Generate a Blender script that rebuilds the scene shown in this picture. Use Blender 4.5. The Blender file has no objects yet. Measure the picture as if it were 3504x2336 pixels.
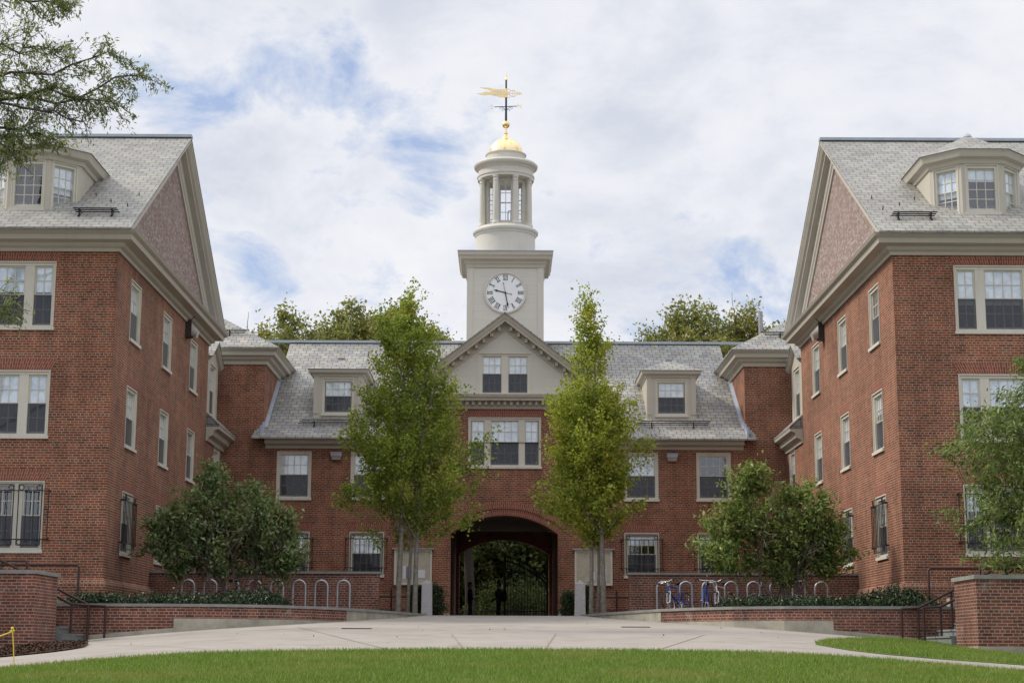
import bpy, math, random
import numpy as np
from mathutils import Vector, Matrix, noise

R = math.radians
SC = bpy.context.scene
COL = SC.collection
random.seed(7)
RNG = np.random.default_rng(11)

# ------------------------------------------------------------------ helpers
class MB:
    """collects faces, then links them as ONE mesh object"""
    def __init__(s):
        s.v = []; s.f = []; s.m = []; s.s = []; s.uv = []
    def poly(s, pts, mat=0, smooth=False, uv=None):
        b = len(s.v)
        s.v += [tuple(p) for p in pts]
        s.f.append(tuple(range(b, b + len(pts)))); s.m.append(mat); s.s.append(smooth); s.uv.append(uv)
    def grid(s, rows, mat=0, smooth=True, close=False):
        b = len(s.v); n = len(rows[0])
        for r in rows: s.v += [tuple(p) for p in r]
        for i in range(len(rows) - 1):
            for j in range(n if close else n - 1):
                k = (j + 1) % n
                s.f.append((b+i*n+j, b+i*n+k, b+(i+1)*n+k, b+(i+1)*n+j)); s.m.append(mat); s.s.append(smooth); s.uv.append(None)
    def box(s, x0, x1, y0, y1, z0, z1, mat=0):
        p = [(x0,y0,z0),(x1,y0,z0),(x1,y1,z0),(x0,y1,z0),(x0,y0,z1),(x1,y0,z1),(x1,y1,z1),(x0,y1,z1)]
        for f in ((0,3,2,1),(4,5,6,7),(0,1,5,4),(1,2,6,5),(2,3,7,6),(3,0,4,7)):
            s.poly([p[i] for i in f], mat)
    def bar(s, p0, p1, w, h, up=(0,0,1), mat=0):
        p0 = Vector(p0); p1 = Vector(p1); d = (p1-p0).normalized(); up = Vector(up)
        a = d.cross(up)
        if a.length < 1e-4: a = d.cross(Vector((1,0,0)))
        a.normalize(); c = a.cross(d).normalized()
        q = [[p + a*(w/2*i) + c*(h/2*j) for i, j in ((-1,-1),(1,-1),(1,1),(-1,1))] for p in (p0, p1)]
        s.poly(q[0][::-1], mat); s.poly(q[1], mat)
        for i in range(4):
            k = (i+1) % 4
            s.poly([q[0][i], q[0][k], q[1][k], q[1][i]], mat)
    def tube(s, pts, r, n=8, mat=0, closed=False, caps=True):
        pts = [Vector(p) for p in pts]
        rr = r if isinstance(r, (list, tuple)) else [r]*len(pts)
        rows = []; prev = None
        for i, p in enumerate(pts):
            if closed: t = pts[(i+1) % len(pts)] - pts[i-1]
            else: t = pts[min(i+1, len(pts)-1)] - pts[max(i-1, 0)]
            t = t.normalized() if t.length > 1e-9 else Vector((0,0,1))
            if prev is None:
                a = t.cross(Vector((0,0,1)))
                if a.length < .05: a = t.cross(Vector((0,1,0)))
            else: a = prev - t*prev.dot(t)
            if a.length < 1e-6: a = t.cross(Vector((.3,.5,.8)))
            a.normalize(); prev = a; b = t.cross(a)
            rows.append([p + (a*math.cos(2*math.pi*k/n) + b*math.sin(2*math.pi*k/n))*rr[i] for k in range(n)])
        if closed: rows.append(rows[0])
        s.grid(rows, mat, True, True)
        if caps and not closed:
            s.poly(rows[0][::-1], mat); s.poly(rows[-1], mat)
    def lathe(s, prof, cx=0, cy=0, n=32, mat=0, smooth=True):
        rows = [[(cx + r*math.cos(2*math.pi*k/n), cy + r*math.sin(2*math.pi*k/n), z) for k in range(n)] for r, z in prof]
        for a, b in zip(rows, rows[1:]): s.grid([a, b], mat, smooth, True)
    def ball(s, c, r, n=12, mat=0, sz=1.0):
        m = n//2
        s.grid([[(c[0] + r*math.sin(math.pi*i/m)*math.cos(2*math.pi*k/n), c[1] + r*math.sin(math.pi*i/m)*math.sin(2*math.pi*k/n),
                 c[2] + r*sz*math.cos(math.pi*i/m)) for k in range(n)] for i in range(m+1)], mat, True, True)
    def sweep(s, path, prof, side=1, mat=0, closed=False, ends=True):
        """profile (out, z) carried along a plan path with mitred corners; out is to the right of travel * side"""
        P = [Vector((p[0], p[1])) for p in path]; n = len(P); rows = []
        for i in range(n):
            d = []
            if i > 0 or closed: d.append((P[i] - P[i-1]).normalized())
            if i < n-1 or closed: d.append((P[(i+1) % n] - P[i]).normalized())
            nn = [Vector((q.y, -q.x))*side for q in d]
            m = nn[0] if len(nn) == 1 else (nn[0]+nn[1])/(1 + nn[0].dot(nn[1]))
            rows.append([(P[i].x + m.x*o, P[i].y + m.y*o, z) for o, z in prof])
        if closed: rows.append(rows[0])
        for a, b in zip(rows, rows[1:]): s.grid([a, b], mat, False)
        if ends and not closed:
            s.poly(rows[0], mat); s.poly(rows[-1][::-1], mat)
    def rake(s, p0, p1, u, prof, mat=0):
        """profile (out, dz) carried along a sloping line, plumb cuts at both ends"""
        u = Vector(u); r = [[Vector(p) + u*o + Vector((0,0,dz)) for o, dz in prof] for p in (p0, p1)]
        n = len(prof)
        for i in range(n):
            k = (i+1) % n
            s.poly([r[0][i], r[0][k], r[1][k], r[1][i]], mat)
        s.poly(r[0][::-1], mat); s.poly(r[1], mat)
    def slab(s, pts, t, mat=0):
        """sloping roof sheet with its thickness straight down"""
        q = [Vector(p) - Vector((0,0,t)) for p in pts]
        s.poly(pts, mat); s.poly(q[::-1], mat)
        for i in range(len(pts)):
            k = (i+1) % len(pts)
            s.poly([q[i], q[k], pts[k], pts[i]], mat)
    def build(s, name, mats, parent=None, local=False):
        me = bpy.data.meshes.new(name)
        me.from_pydata(s.v, [], s.f)
        if not isinstance(mats, (list, tuple)): mats = [mats]
        for m in mats: me.materials.append(m)
        me.polygons.foreach_set('material_index', s.m)
        me.polygons.foreach_set('use_smooth', s.s)
        uvl = me.uv_layers.new(name='UVMap'); uvs = []
        for p, cu in zip(me.polygons, s.uv):
            if cu is not None:
                uvs += [c for q in cu for c in q]; continue
            n = p.normal
            if abs(n.z) > .97: t = Vector((1,0,0)); b = Vector((0,1,0))
            else:
                t = Vector((-n.y, n.x, 0)).normalized()
                if abs(t.x) > abs(t.y): t = t if t.x > 0 else -t
                else: t = t if t.y > 0 else -t
                b = n.cross(t)
                if b.z < 0: b = -b
            for vi in p.vertices:
                c = me.vertices[vi].co; uvs += [c.dot(t), c.dot(b)]
        uvl.data.foreach_set('uv', uvs)
        me.update()
        return link(name, me, parent, local)

def link(name, me, parent=None, local=False):
    o = bpy.data.objects.new(name, me); COL.objects.link(o)
    if parent is not None:
        o.parent = parent
        if not local: o.matrix_parent_inverse = Matrix.Translation(-parent.location)
    return o

def tag(o, label=None, cat=None, group=None, kind=None):
    if label: o['label'] = label
    if cat: o['category'] = cat
    if group: o['group'] = group
    if kind: o['kind'] = kind
    return o

def thing(name, label, cat, loc=(0,0,0), rz=0, group=None):
    o = bpy.data.objects.new(name, None); COL.objects.link(o)
    o.location = loc; o.rotation_euler = (0,0,rz); o.empty_display_size = .3
    return tag(o, label, cat, group)

def dup(root, loc, label, rz=None):
    r = root.copy(); COL.objects.link(r); r.location = loc; r['label'] = label
    if rz is not None: r.rotation_euler = (0,0,rz)
    for ch in root.children:
        c = ch.copy(); COL.objects.link(c); c.parent = r
        for g in ch.children:
            d = g.copy(); COL.objects.link(d); d.parent = c
    return r

# ------------------------------------------------------------------ materials
class N:
    def __init__(s, name):
        s.mat = bpy.data.materials.new(name); s.mat.use_nodes = True
        s.nt = s.mat.node_tree; s.b = s.nt.nodes['Principled BSDF']; s.out = s.nt.nodes['Material Output']
    def n(s, t, **k):
        nd = s.nt.nodes.new(t)
        for a, v in k.items():
            if a in nd.inputs: nd.inputs[a].default_value = v
            else: setattr(nd, a, v)
        return nd
    def l(s, a, b): s.nt.links.new(a, b)
    def ramp(s, src, stops, interp='LINEAR'):
        r = s.n('ShaderNodeValToRGB'); e = r.color_ramp.elements; r.color_ramp.interpolation = interp
        while len(e) < len(stops): e.new(.5)
        for i, (p, c) in enumerate(stops):
            e[i].position = p; e[i].color = (*c, 1) if len(c) == 3 else c
        s.l(src, r.inputs[0]); return r.outputs[0]
    def noise(s, scale, detail=4, rough=.55, vec=None, dist=0):
        t = s.n('ShaderNodeTexNoise'); t.inputs['Scale'].default_value = scale; t.inputs['Detail'].default_value = detail
        t.inputs['Roughness'].default_value = rough; t.inputs['Distortion'].default_value = dist
        if vec is None: vec = s.n('ShaderNodeNewGeometry').outputs['Position']
        s.l(vec, t.inputs['Vector']); return t.outputs['Fac']
    def mix(s, a, b, f, mode='MIX'):
        m = s.n('ShaderNodeMix', data_type='RGBA', blend_type=mode)
        for v, i in ((f, 0), (a, 6), (b, 7)):
            if isinstance(v, (int, float)): m.inputs[i].default_value = v
            elif isinstance(v, tuple): m.inputs[i].default_value = (*v, 1)
            else: s.l(v, m.inputs[i])
        return m.outputs[2]
    def base(s, c):
        if isinstance(c, tuple): s.b.inputs['Base Color'].default_value = (*c, 1)
        else: s.l(c, s.b.inputs['Base Color'])
    def bump(s, h, strength=.4, dist=.02):
        b = s.n('ShaderNodeBump'); b.inputs['Strength'].default_value = strength; b.inputs['Distance'].default_value = dist
        s.l(h, b.inputs['Height']); s.l(b.outputs[0], s.b.inputs['Normal'])

def plain(name, c, rough=.6, metal=0, var=.12, scale=3.0, spec=.4):
    m = N(name)
    f = m.noise(scale, 6, .65)
    m.base(m.mix(tuple(x*(1-var) for x in c), tuple(min(1, x*(1+var)) for x in c), m.ramp(f, [(.3,(0,0,0)),(.7,(1,1,1))])))
    m.b.inputs['Roughness'].default_value = rough; m.b.inputs['Metallic'].default_value = metal
    m.b.inputs['Specular IOR Level'].default_value = spec
    return m.mat

def painted(name, c, dirt):
    m = N(name); pos = m.n('ShaderNodeNewGeometry').outputs['Position']
    mp = m.n('ShaderNodeMapping'); mp.inputs['Scale'].default_value = (1,1,.22); m.l(pos, mp.inputs[0])
    a = m.mix(tuple(x*.95 for x in c), tuple(min(1,x*1.03) for x in c), m.ramp(m.noise(1.1, 6, .6), [(.3,(0,0,0)),(.7,(1,1,1))]))
    a = m.mix(a, (c[0]*.62,c[1]*.60,c[2]*.55), m.ramp(m.noise(4.5, 7, .7, mp.outputs[0]), [(.54,(0,0,0)),(.78,(dirt,)*3)]))
    m.base(a); m.b.inputs['Roughness'].default_value = .55; m.b.inputs['Specular IOR Level'].default_value = .35; return m.mat
def masonry(name, stops, mortar, bw, rh, ms, squash=1.0, sqf=2, stain=.25, bump=.3, grime=None, rough=.85, warp=.006):
    m = N(name)
    uv = m.n('ShaderNodeTexCoord').outputs['UV']
    w = m.n('ShaderNodeTexNoise'); w.inputs['Scale'].default_value = 6; m.l(uv, w.inputs['Vector'])
    ad = m.n('ShaderNodeVectorMath', operation='MULTIPLY_ADD'); m.l(w.outputs['Color'], ad.inputs[0])
    ad.inputs[1].default_value = (warp, warp, 0); m.l(uv, ad.inputs[2])
    b = m.n('ShaderNodeTexBrick', offset=.5, offset_frequency=2, squash=squash, squash_frequency=sqf)
    m.l(ad.outputs[0], b.inputs['Vector'])
    for k, v in (('Color1',(0,0,0,1)),('Color2',(1,1,1,1)),('Mortar',(.5,.5,.5,1)),('Scale',1),('Mortar Size',ms),('Mortar Smooth',.15),('Bias',0),('Brick Width',bw),('Row Height',rh)):
        b.inputs[k].default_value = v
    c = m.ramp(b.outputs['Color'], stops)
    g = m.noise(55, 3, .6, uv)
    c = m.mix(c, m.ramp(g, [(.3,(.82,.82,.82)),(.7,(1.12,1.12,1.12))]), 1.0, 'MULTIPLY')
    c = m.mix(c, mortar, b.outputs['Fac'])
    s1 = m.noise(.55, 5, .6); s2 = m.noise(2.3, 5, .65)
    c = m.mix(c, m.ramp(s1, [(.3,(1-stain,)*3),(.7,(1+stain*.5,)*3)]), 1.0, 'MULTIPLY')
    c = m.mix(c, m.ramp(s2, [(.32,(1-stain*.8,)*3),(.62,(1+stain*.25,)*3)]), 1.0, 'MULTIPLY')
    mp = m.n('ShaderNodeMapping'); mp.inputs['Scale'].default_value = (1.0,1.0,.10); m.l(m.n('ShaderNodeNewGeometry').outputs['Position'], mp.inputs[0])
    c = m.mix(c, m.ramp(m.noise(3.2, 5, .65, mp.outputs[0]), [(.30,(1-stain*.9,1-stain*.85,1-stain*.8)),(.55,(1,1,1)),(.75,(1+stain*.3,)*3)]), 1.0, 'MULTIPLY')
    if grime:
        c = m.mix(c, grime[0], m.ramp(m.noise(grime[1], 6, .7), [(grime[2],(0,0,0)),(grime[2]+.16,(grime[3],)*3)]))
    m.base(c); m.b.inputs['Roughness'].default_value = rough; m.b.inputs['Specular IOR Level'].default_value = .25
    inv = m.n('ShaderNodeMath', operation='SUBTRACT'); inv.inputs[0].default_value = 1; m.l(b.outputs['Fac'], inv.inputs[1])
    m.bump(inv.outputs[0], bump, .012)
    return m.mat

M = {}
bstops = [(0,(.13,.045,.028)),(.06,(.19,.056,.029)),(.35,(.258,.07,.033)),(.75,(.318,.087,.039)),(.94,(.30,.105,.052)),(1,(.175,.09,.062))]
M['brick'] = masonry('red_brick', bstops, (.43,.335,.25), .213, .0677, .0092, .5, 6, .27)
M['brick_dark'] = masonry('facade_brick', [(p, (c[0]*.97, c[1]*.96, c[2]*.96)) for p, c in bstops], (.40,.305,.23), .213, .0677, .0092, .5, 6, .27)
M['brick_low'] = masonry('weathered_brick', [(0,(.13,.042,.03)),(.4,(.21,.062,.038)),(.8,(.26,.08,.047)),(1,(.16,.07,.05))], (.34,.275,.225), .213, .0677, .0095, .5, 6, .3, grime=((.50,.46,.44), 1.3, .60, .55))
M['soldier'] = masonry('arch_brick', [(0,(.23,.057,.034)),(.5,(.30,.08,.046)),(1,(.28,.09,.055))], (.36,.265,.21), .213, .0677, .009, 1, 2, .12)
M['tile'] = masonry('gable_tile', [(0,(.29,.205,.18)),(.35,(.34,.255,.225)),(.65,(.41,.335,.305)),(.85,(.51,.45,.42)),(1,(.36,.275,.245))], (.24,.165,.14), .15, .085, .011, 1, 2, .05, .3, warp=.01)
sst = [(0,(.31,.305,.29)),(.3,(.365,.357,.325)),(.6,(.40,.388,.345)),(.85,(.37,.36,.335)),(.95,(.345,.322,.305)),(1,(.43,.415,.335))]
M['slate'] = masonry('slate', sst, (.11,.108,.104), .33, .235, .011, 1, 2, .16, .5, rough=.6, warp=.035)
M['slate_mid'] = masonry('slate_weathered', [(0,(.30,.30,.305)),(.3,(.375,.365,.335)),(.62,(.435,.42,.37)),(.78,(.335,.338,.35)),(.9,(.39,.345,.32)),(1,(.48,.46,.35))], (.105,.103,.10), .32, .26, .0125, 1, 2, .22, .5, rough=.6, warp=.035)
M['trim'] = painted('cream_paint', (.515,.478,.405), .5)
M['cream'] = painted('window_paint', (.65,.62,.535), .5)
M['tower'] = painted('tower_paint', (.61,.585,.52), .35)
M['white'] = plain('dial_white', (.86,.87,.89), .45, var=.02)
M['lead'] = plain('lead_flashing', (.42,.45,.52), .45, var=.15)
M['copper'] = plain('ridge_metal', (.40,.45,.50), .5, var=.12)
M['iron'] = plain('black_iron', (.022,.016,.016), .45, var=.2)
M['rail'] = plain('brown_iron', (.038,.016,.013), .4, var=.25)
M['navy'] = plain('navy_iron', (.02,.03,.085), .4)
M['dark'] = plain('painted_room_shade', (.012,.012,.014), .9)  # near-black colour carries the shade of the unlit rooms
M['clockblack'] = plain('numeral_black', (.008,.012,.03), .5)
M['steel'] = plain('galvanised_steel', (.42,.42,.45), .38, .55, .1, 8)
M['granite'] = plain('granite', (.36,.335,.335), .7, var=.45, scale=45)
M['concrete'] = plain('old_concrete', (.36,.335,.27), .85, var=.28, scale=2.2)
M['bluestone'] = plain('bluestone', (.235,.23,.215), .8, var=.2, scale=3)
M['stepstone'] = plain('step_stone', (.19,.20,.195), .8, var=.2)
M['gold'] = plain('gold_leaf', (.95,.73,.36), .33, 1.0, .06)
M['board'] = plain('notice_board', (.50,.46,.37), .7, var=.12, scale=6)
M['paper'] = plain('paper', (.72,.73,.76), .7, var=.03)
M['paper_blue'] = plain('blue_poster', (.20,.21,.36), .7, var=.05)
M['yellow'] = plain('yellow_plastic', (.80,.58,.06), .5, var=.06)
M['lampgrey'] = plain('lamp_housing', (.33,.33,.36), .45, .3)
M['lampdark'] = plain('lamp_bronze', (.055,.042,.038), .5, .2)
M['lens'] = plain('lamp_lens', (.42,.39,.36), .15, 0, .1)
M['rubber'] = plain('rubber', (.02,.02,.02), .7)
M['chrome'] = plain('bare_metal', (.66,.66,.68), .25, .9)
M['blue'] = plain('blue_enamel', (.01,.075,.47), .25)
M['whitebike'] = plain('white_enamel', (.72,.73,.76), .25)
M['teal'] = plain('dark_green_enamel', (.02,.06,.055), .3)
M['redenamel'] = plain('dark_red_enamel', (.22,.02,.018), .3)
M['black'] = plain('black_vinyl', (.016,.016,.018), .5)
M['ply'] = plain('ceiling_plaster', (.22,.20,.18), .8)
M['skin'] = plain('skin', (.42,.24,.17), .6, var=.05)
M['hair'] = plain('hair', (.018,.013,.011), .6)
M['shirt'] = plain('dark_shirt', (.03,.024,.026), .85)
M['coat'] = plain('grey_coat', (.034,.038,.042), .85)
M['denim'] = plain('denim', (.03,.045,.085), .85)

def clapboard(name, c, step):
    m = N(name)
    z = m.n('ShaderNodeSeparateXYZ'); m.l(m.n('ShaderNodeNewGeometry').outputs['Position'], z.inputs[0])
    d = m.n('ShaderNodeMath', operation='DIVIDE'); m.l(z.outputs[2], d.inputs[0]); d.inputs[1].default_value = step
    fr = m.n('ShaderNodeMath', operation='FRACT'); m.l(d.outputs[0], fr.inputs[0])
    line = m.ramp(fr.outputs[0], [(0,(.66,.64,.60)),(.035,(1,1,1)),(1,(1,1,1))])
    cc = m.mix(tuple(x*.94 for x in c), tuple(x*1.05 for x in c), m.noise(1.2, 6, .6))
    m.base(m.mix(cc, line, 1.0, 'MULTIPLY')); m.b.inputs['Roughness'].default_value = .55
    m.bump(fr.outputs[0], .25, .02)
    return m.mat
M['clap'] = clapboard('tower_boards', (.61,.588,.525), .36)

def glass(name, tint=(.9,.95,1), refl=.10):
    m = N(name); nt = m.nt; nt.nodes.remove(m.b)
    t = m.n('ShaderNodeBsdfTransparent'); t.inputs[0].default_value = (*tint, 1)
    g = m.n('ShaderNodeBsdfGlossy'); g.inputs['Roughness'].default_value = .03; g.inputs[0].default_value = (.95,.97,1,1)
    f = m.n('ShaderNodeFresnel'); ge = m.n('ShaderNodeNewGeometry'); io = m.n('ShaderNodeMapRange'); m.l(ge.outputs['Backfacing'], io.inputs[0]); io.inputs[3].default_value = 1.5; io.inputs[4].default_value = 1/1.5; m.l(io.outputs[0], f.inputs[0])
    a = m.n('ShaderNodeMath', operation='ADD', use_clamp=True); m.l(f.outputs[0], a.inputs[0]); a.inputs[1].default_value = refl
    w = m.n('ShaderNodeBump'); w.inputs['Strength'].default_value = .05; w.inputs['Distance'].default_value = .05
    m.l(m.noise(1.6, 2), w.inputs['Height']); m.l(w.outputs[0], g.inputs['Normal'])
    mx = m.n('ShaderNodeMixShader'); m.l(a.outputs[0], mx.inputs[0]); m.l(t.outputs[0], mx.inputs[1]); m.l(g.outputs[0], mx.inputs[2])
    m.l(mx.outputs[0], m.out.inputs[0]); return m.mat
M['glass'] = glass('window_glass', (.93,.97,1), .13)
M['glass_clear'] = glass('lantern_glass', (.97,.98,1), .03)

def screen_mat():
    m = N('insect_screen'); nt = m.nt
    m.base((.05,.055,.075)); m.b.inputs['Roughness'].default_value = .45
    t = m.n('ShaderNodeBsdfTransparent'); mx = m.n('ShaderNodeMixShader'); mx.inputs[0].default_value = .62
    m.l(t.outputs[0], mx.inputs[1]); m.l(m.b.outputs[0], mx.inputs[2]); m.l(mx.outputs[0], m.out.inputs[0]); return m.mat
M['screen'] = screen_mat()
def blind_mat():
    m = N('window_blind')
    f = m.noise(2.5, 5, .6, dist=1.2)
    m.base(m.mix((.62,.67,.74), (.90,.93,.96), m.ramp(f, [(.35,(0,0,0)),(.6,(1,1,1))])))
    m.b.inputs['Roughness'].default_value = .8; return m.mat
M['blind'] = blind_mat()

def leafmat(name, dark, mid, light, hue=None, hscale=.6, trans=.35, rough=.5):
    m = N(name)
    g = m.n('ShaderNodeNewGeometry')
    c = m.ramp(g.outputs['Random Per Island'], [(0,dark),(.5,mid),(.9,light),(1,light)])
    if hue: c = m.mix(c, hue, m.ramp(m.noise(hscale, 3, .6), [(.5,(0,0,0)),(.68,(.75,.75,.75))]))
    m.base(c); m.b.inputs['Roughness'].default_value = rough; m.b.inputs['Specular IOR Level'].default_value = .35
    t = m.n('ShaderNodeBsdfTranslucent'); m.l(m.mix(c, (1.0,1.0,.55), .8, 'MULTIPLY'), t.inputs[0])
    mx = m.n('ShaderNodeMixShader'); mx.inputs[0].default_value = trans
    m.l(m.b.outputs[0], mx.inputs[1]); m.l(t.outputs[0], mx.inputs[2]); m.l(mx.outputs[0], m.out.inputs[0]); return m.mat
M['maple'] = leafmat('maple_leaf', (.15,.215,.04), (.255,.33,.06), (.40,.47,.10), (.47,.48,.09), .9, .5)
M['maple2'] = leafmat('maple_leaf_yellowing', (.19,.245,.04), (.325,.385,.06), (.48,.52,.10), (.58,.55,.09), .8, .5)
M['magnolia'] = leafmat('dark_broad_leaf', (.095,.145,.055), (.18,.25,.095), (.37,.43,.23), (.28,.26,.13), 1.2, .4, .36)
M['magnolia2'] = leafmat('broad_leaf', (.11,.17,.04), (.21,.29,.075), (.37,.43,.17), (.31,.29,.12), 1.2, .42, .38)
M['willowleaf'] = leafmat('narrow_leaf', (.085,.135,.035), (.16,.225,.06), (.31,.36,.13), None, 1, .4)
M['locust'] = leafmat('locust_leaf', (.14,.185,.085), (.22,.27,.12), (.33,.37,.18), None, 1, .6)
M['oak'] = leafmat('oak_leaf', (.14,.165,.05), (.25,.27,.085), (.40,.40,.15), (.36,.30,.08), .35, .45)
M['dryleaf'] = leafmat('dry_leaf', (.10,.07,.03), (.17,.12,.05), (.24,.20,.08), None, 1, .1)
M['woods'] = leafmat('wood_leaf', (.055,.085,.03), (.12,.165,.05), (.25,.29,.11), (.24,.25,.09), .4, .4)
M['cover'] = leafmat('ground_cover_leaf', (.012,.026,.011), (.024,.046,.017), (.05,.08,.03), None, 1, .12, .4)
M['bush'] = leafmat('bush_leaf', (.014,.03,.012), (.03,.055,.02), (.06,.09,.035), None, 1, .12, .4)
M['blade'] = leafmat('grass_blade', (.105,.175,.024), (.16,.245,.036), (.24,.325,.06), (.27,.275,.075), .55, .32)
M['bark'] = plain('pale_bark', (.24,.215,.185), .9, var=.35, scale=9)
M['bark_dark'] = plain('dark_bark', (.075,.06,.05), .9, var=.35, scale=9)
M['bark_red'] = plain('shrub_bark', (.13,.10,.085), .9, var=.3, scale=9)

def ground_mat(name, a, b, c, s1, s2, rough=.9):
    m = N(name)
    col = m.mix(m.mix(a, b, m.ramp(m.noise(s1, 6, .6), [(.3,(0,0,0)),(.7,(1,1,1))])), c, m.ramp(m.noise(s2, 8, .7), [(.45,(0,0,0)),(.75,(.7,.7,.7))]))
    col = m.mix(col, m.ramp(m.noise(s1*2.7, 7, .72, dist=.8), [(.32,(.80,.79,.78)),(.5,(1,1,1)),(.7,(1.06,1.06,1.06))]), 1.0, 'MULTIPLY')
    m.base(col); m.b.inputs['Roughness'].default_value = rough; m.b.inputs['Specular IOR Level'].default_value = .2
    m.bump(m.noise(s2*2, 4, .6), .25, .01)
    return m.mat
M['lawn'] = ground_mat('lawn_turf', (.075,.13,.02), (.105,.165,.028), (.13,.155,.04), .5, 14)
M['soil'] = ground_mat('soil', (.035,.026,.018), (.06,.045,.03), (.03,.04,.018), 1.2, 12)
M['mulchm'] = ground_mat('mulch', (.06,.035,.024), (.11,.065,.045), (.03,.018,.012), 3, 28)
M['paving'] = ground_mat('concrete_paving', (.315,.283,.252), (.375,.34,.305), (.29,.262,.232), .35, 22)
M['joint'] = plain('paving_joint', (.27,.215,.17), .9, var=.3)

# ------------------------------------------------------------------ the ground
HP = [(-60,-4.9),(0,-1.6),(20,-.36),(27,.02),(39,.58),(49.4,1.02),(62,1.09),(700,1.09)]
def h(x, y):
    z = HP[0][1]
    for (a, za), (b, zb) in zip(HP, HP[1:]):
        if y <= b: z = za + (zb-za)*(y-a)/(b-a); break
    else: z = 1.09
    d = .025*max(0, min(abs(x), 14)-4)**1.55*min(1, max(0, (y-10)/20))*(1 if y < 50 else max(0, (56-y)/6))
    return z - d

def field(name, xs, ys, mat, dz=0, parent=None):
    mb = MB(); mb.grid([[(x, y, h(x, y)+dz) for x in xs] for y in ys], 0, True)
    return mb.build(name, mat, parent)
fx = [-600,-250,-100,-50,-25]+[x*.5 for x in range(-40,41)]+[25,50,100,250,600]
fy = [-400,-150,-60,-30]+[y*1.0 for y in range(-10,50)]+[49.4,52,56,59,62,76,90,140,300,700]
tag(field('ground', fx, fy, M['soil'], -.07), kind='structure')
px = [x*.4 for x in range(-55,56)]; py = [-8+i*.5 for i in range(115)]+[49.4]
plaza = tag(field('plaza', px, py, M['paving']), kind='structure')
tag(field('passage_floor', [-2.3,-1.2,0,1.2,2.3], [49.4,52,56,62,70,76.4], M['paving'], .002), kind='structure')

LE = [(-30,20.5),(-12,21.2),(-6.73,22.95),(-5.8,24.7),(-4.32,25.7),(-1.74,26.55),(0,26.75),(2.35,26.6),(4.32,26.0),(5.48,25.2),(7.22,23.5),(12,21.4),(30,20.5)]
def interp(t, x):
    for (a, ya), (b, yb) in zip(t, t[1:]):
        if x <= b: return ya + (yb-ya)*(x-a)/(b-a)
    return t[-1][1]
def smooth_interp(t, x): return sum(interp(t, x+d) for d in (-.6,-.3,0,.3,.6))/5
def strip(name, xs, lo, hi, n, mat, dz):
    mb = MB()
    mb.grid([[(x, lo(x)+(hi(x)-lo(x))*i/n, h(x, lo(x)+(hi(x)-lo(x))*i/n)+dz) for x in xs] for i in range(n+1)], 0, True)
    return mb.build(name, mat)
lxs = [i*.3 for i in range(-66,67)]
lawn_edge = lambda x: smooth_interp(LE, x)
tag(strip('lawn', lxs, lambda x: -6, lawn_edge, 44, M['lawn'], .028), kind='structure')
BL = [(5.6,30.6),(5.75,28.6),(6.1,27.4),(6.8,26.7),(8.14,26.5),(11,26.2),(20,25.6)]
BU = [(5.6,30.7),(6.2,32.6),(7.4,35.4),(8.4,37.6),(8.8,38.6),(9.7,38.3),(20,38.3)]
bxs = [5.6+i*.15 for i in range(80)]
tag(strip('grass_bank', bxs, lambda x: interp(BL, x), lambda x: interp(BU, x), 30, M['lawn'], .006), kind='structure')
MLl = [(-20,26.5),(-9.5,28.6),(-8.2,29.4),(-7.85,30.3),(-7.75,31.2)]
MLu = [(-20,36.4),(-10,36.4),(-9.2,35.8),(-8.3,34.2),(-7.75,31.6)]
mxs = [-18+i*.15 for i in range(69)]
tag(strip('mulch_bed', mxs, lambda x: interp(MLl, x), lambda x: interp(MLu, x), 12, M['mulchm'], .022), kind='structure')

def blades(name, xs, ys, hgt, wid, mat, dz):
    n = len(xs)
    zs = np.array([h(float(a), float(b)) for a, b in zip(xs, ys)]) + dz
    ang = RNG.uniform(0, 2*np.pi, n); hh = hgt*RNG.uniform(.55, 1.25, n); w = wid*RNG.uniform(.7, 1.3, n)
    lean = hh*RNG.uniform(.1, .75, n); la = RNG.uniform(0, 2*np.pi, n)
    v = np.empty((n, 3, 3))
    v[:,0] = np.stack([xs-np.cos(ang)*w/2, ys-np.sin(ang)*w/2, zs], 1)
    v[:,1] = np.stack([xs+np.cos(ang)*w/2, ys+np.sin(ang)*w/2, zs], 1)
    v[:,2] = np.stack([xs+np.cos(la)*lean, ys+np.sin(la)*lean, zs+hh], 1)
    return fastmesh(name, v.reshape(-1,3), 3, mat)
def fastmesh(name, v, k, mat, parent=None, local=False):
    n = len(v)//k; me = bpy.data.meshes.new(name)
    me.vertices.add(len(v)); me.vertices.foreach_set('co', np.ascontiguousarray(v, dtype=np.float32).ravel())
    me.loops.add(len(v)); me.loops.foreach_set('vertex_index', np.arange(len(v), dtype=np.int32))
    me.polygons.add(n); me.polygons.foreach_set('loop_start', np.arange(0, len(v), k, dtype=np.int32))
    me.materials.append(mat); me.update(calc_edges=True)
    return link(name, me, parent, local)
def lawn_pts(n):
    y = RNG.uniform(17.0, 27.0, n); x = RNG.uniform(-1, 1, n)*(y*.33+1)
    e = np.array([lawn_edge(float(a)) for a in x]) + RNG.normal(0, .025, n)
    k = y < e; return x[k], y[k]
gx, gy = lawn_pts(210000)
tag(blades('lawn_grass', gx, gy, .06, .011, M['blade'], .02), kind='stuff')
bx_ = RNG.uniform(5.6, 14, 90000); by_ = RNG.uniform(26, 38.4, 90000)
kk = np.array([interp(BL, float(a)) - .05 < b < interp(BU, float(a)) and not (a > 9.6 and b > 34.85) for a, b in zip(bx_, by_)])
tag(blades('bank_grass', bx_[kk], by_[kk], .075, .014, M['blade'], .02), kind='stuff')

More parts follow.
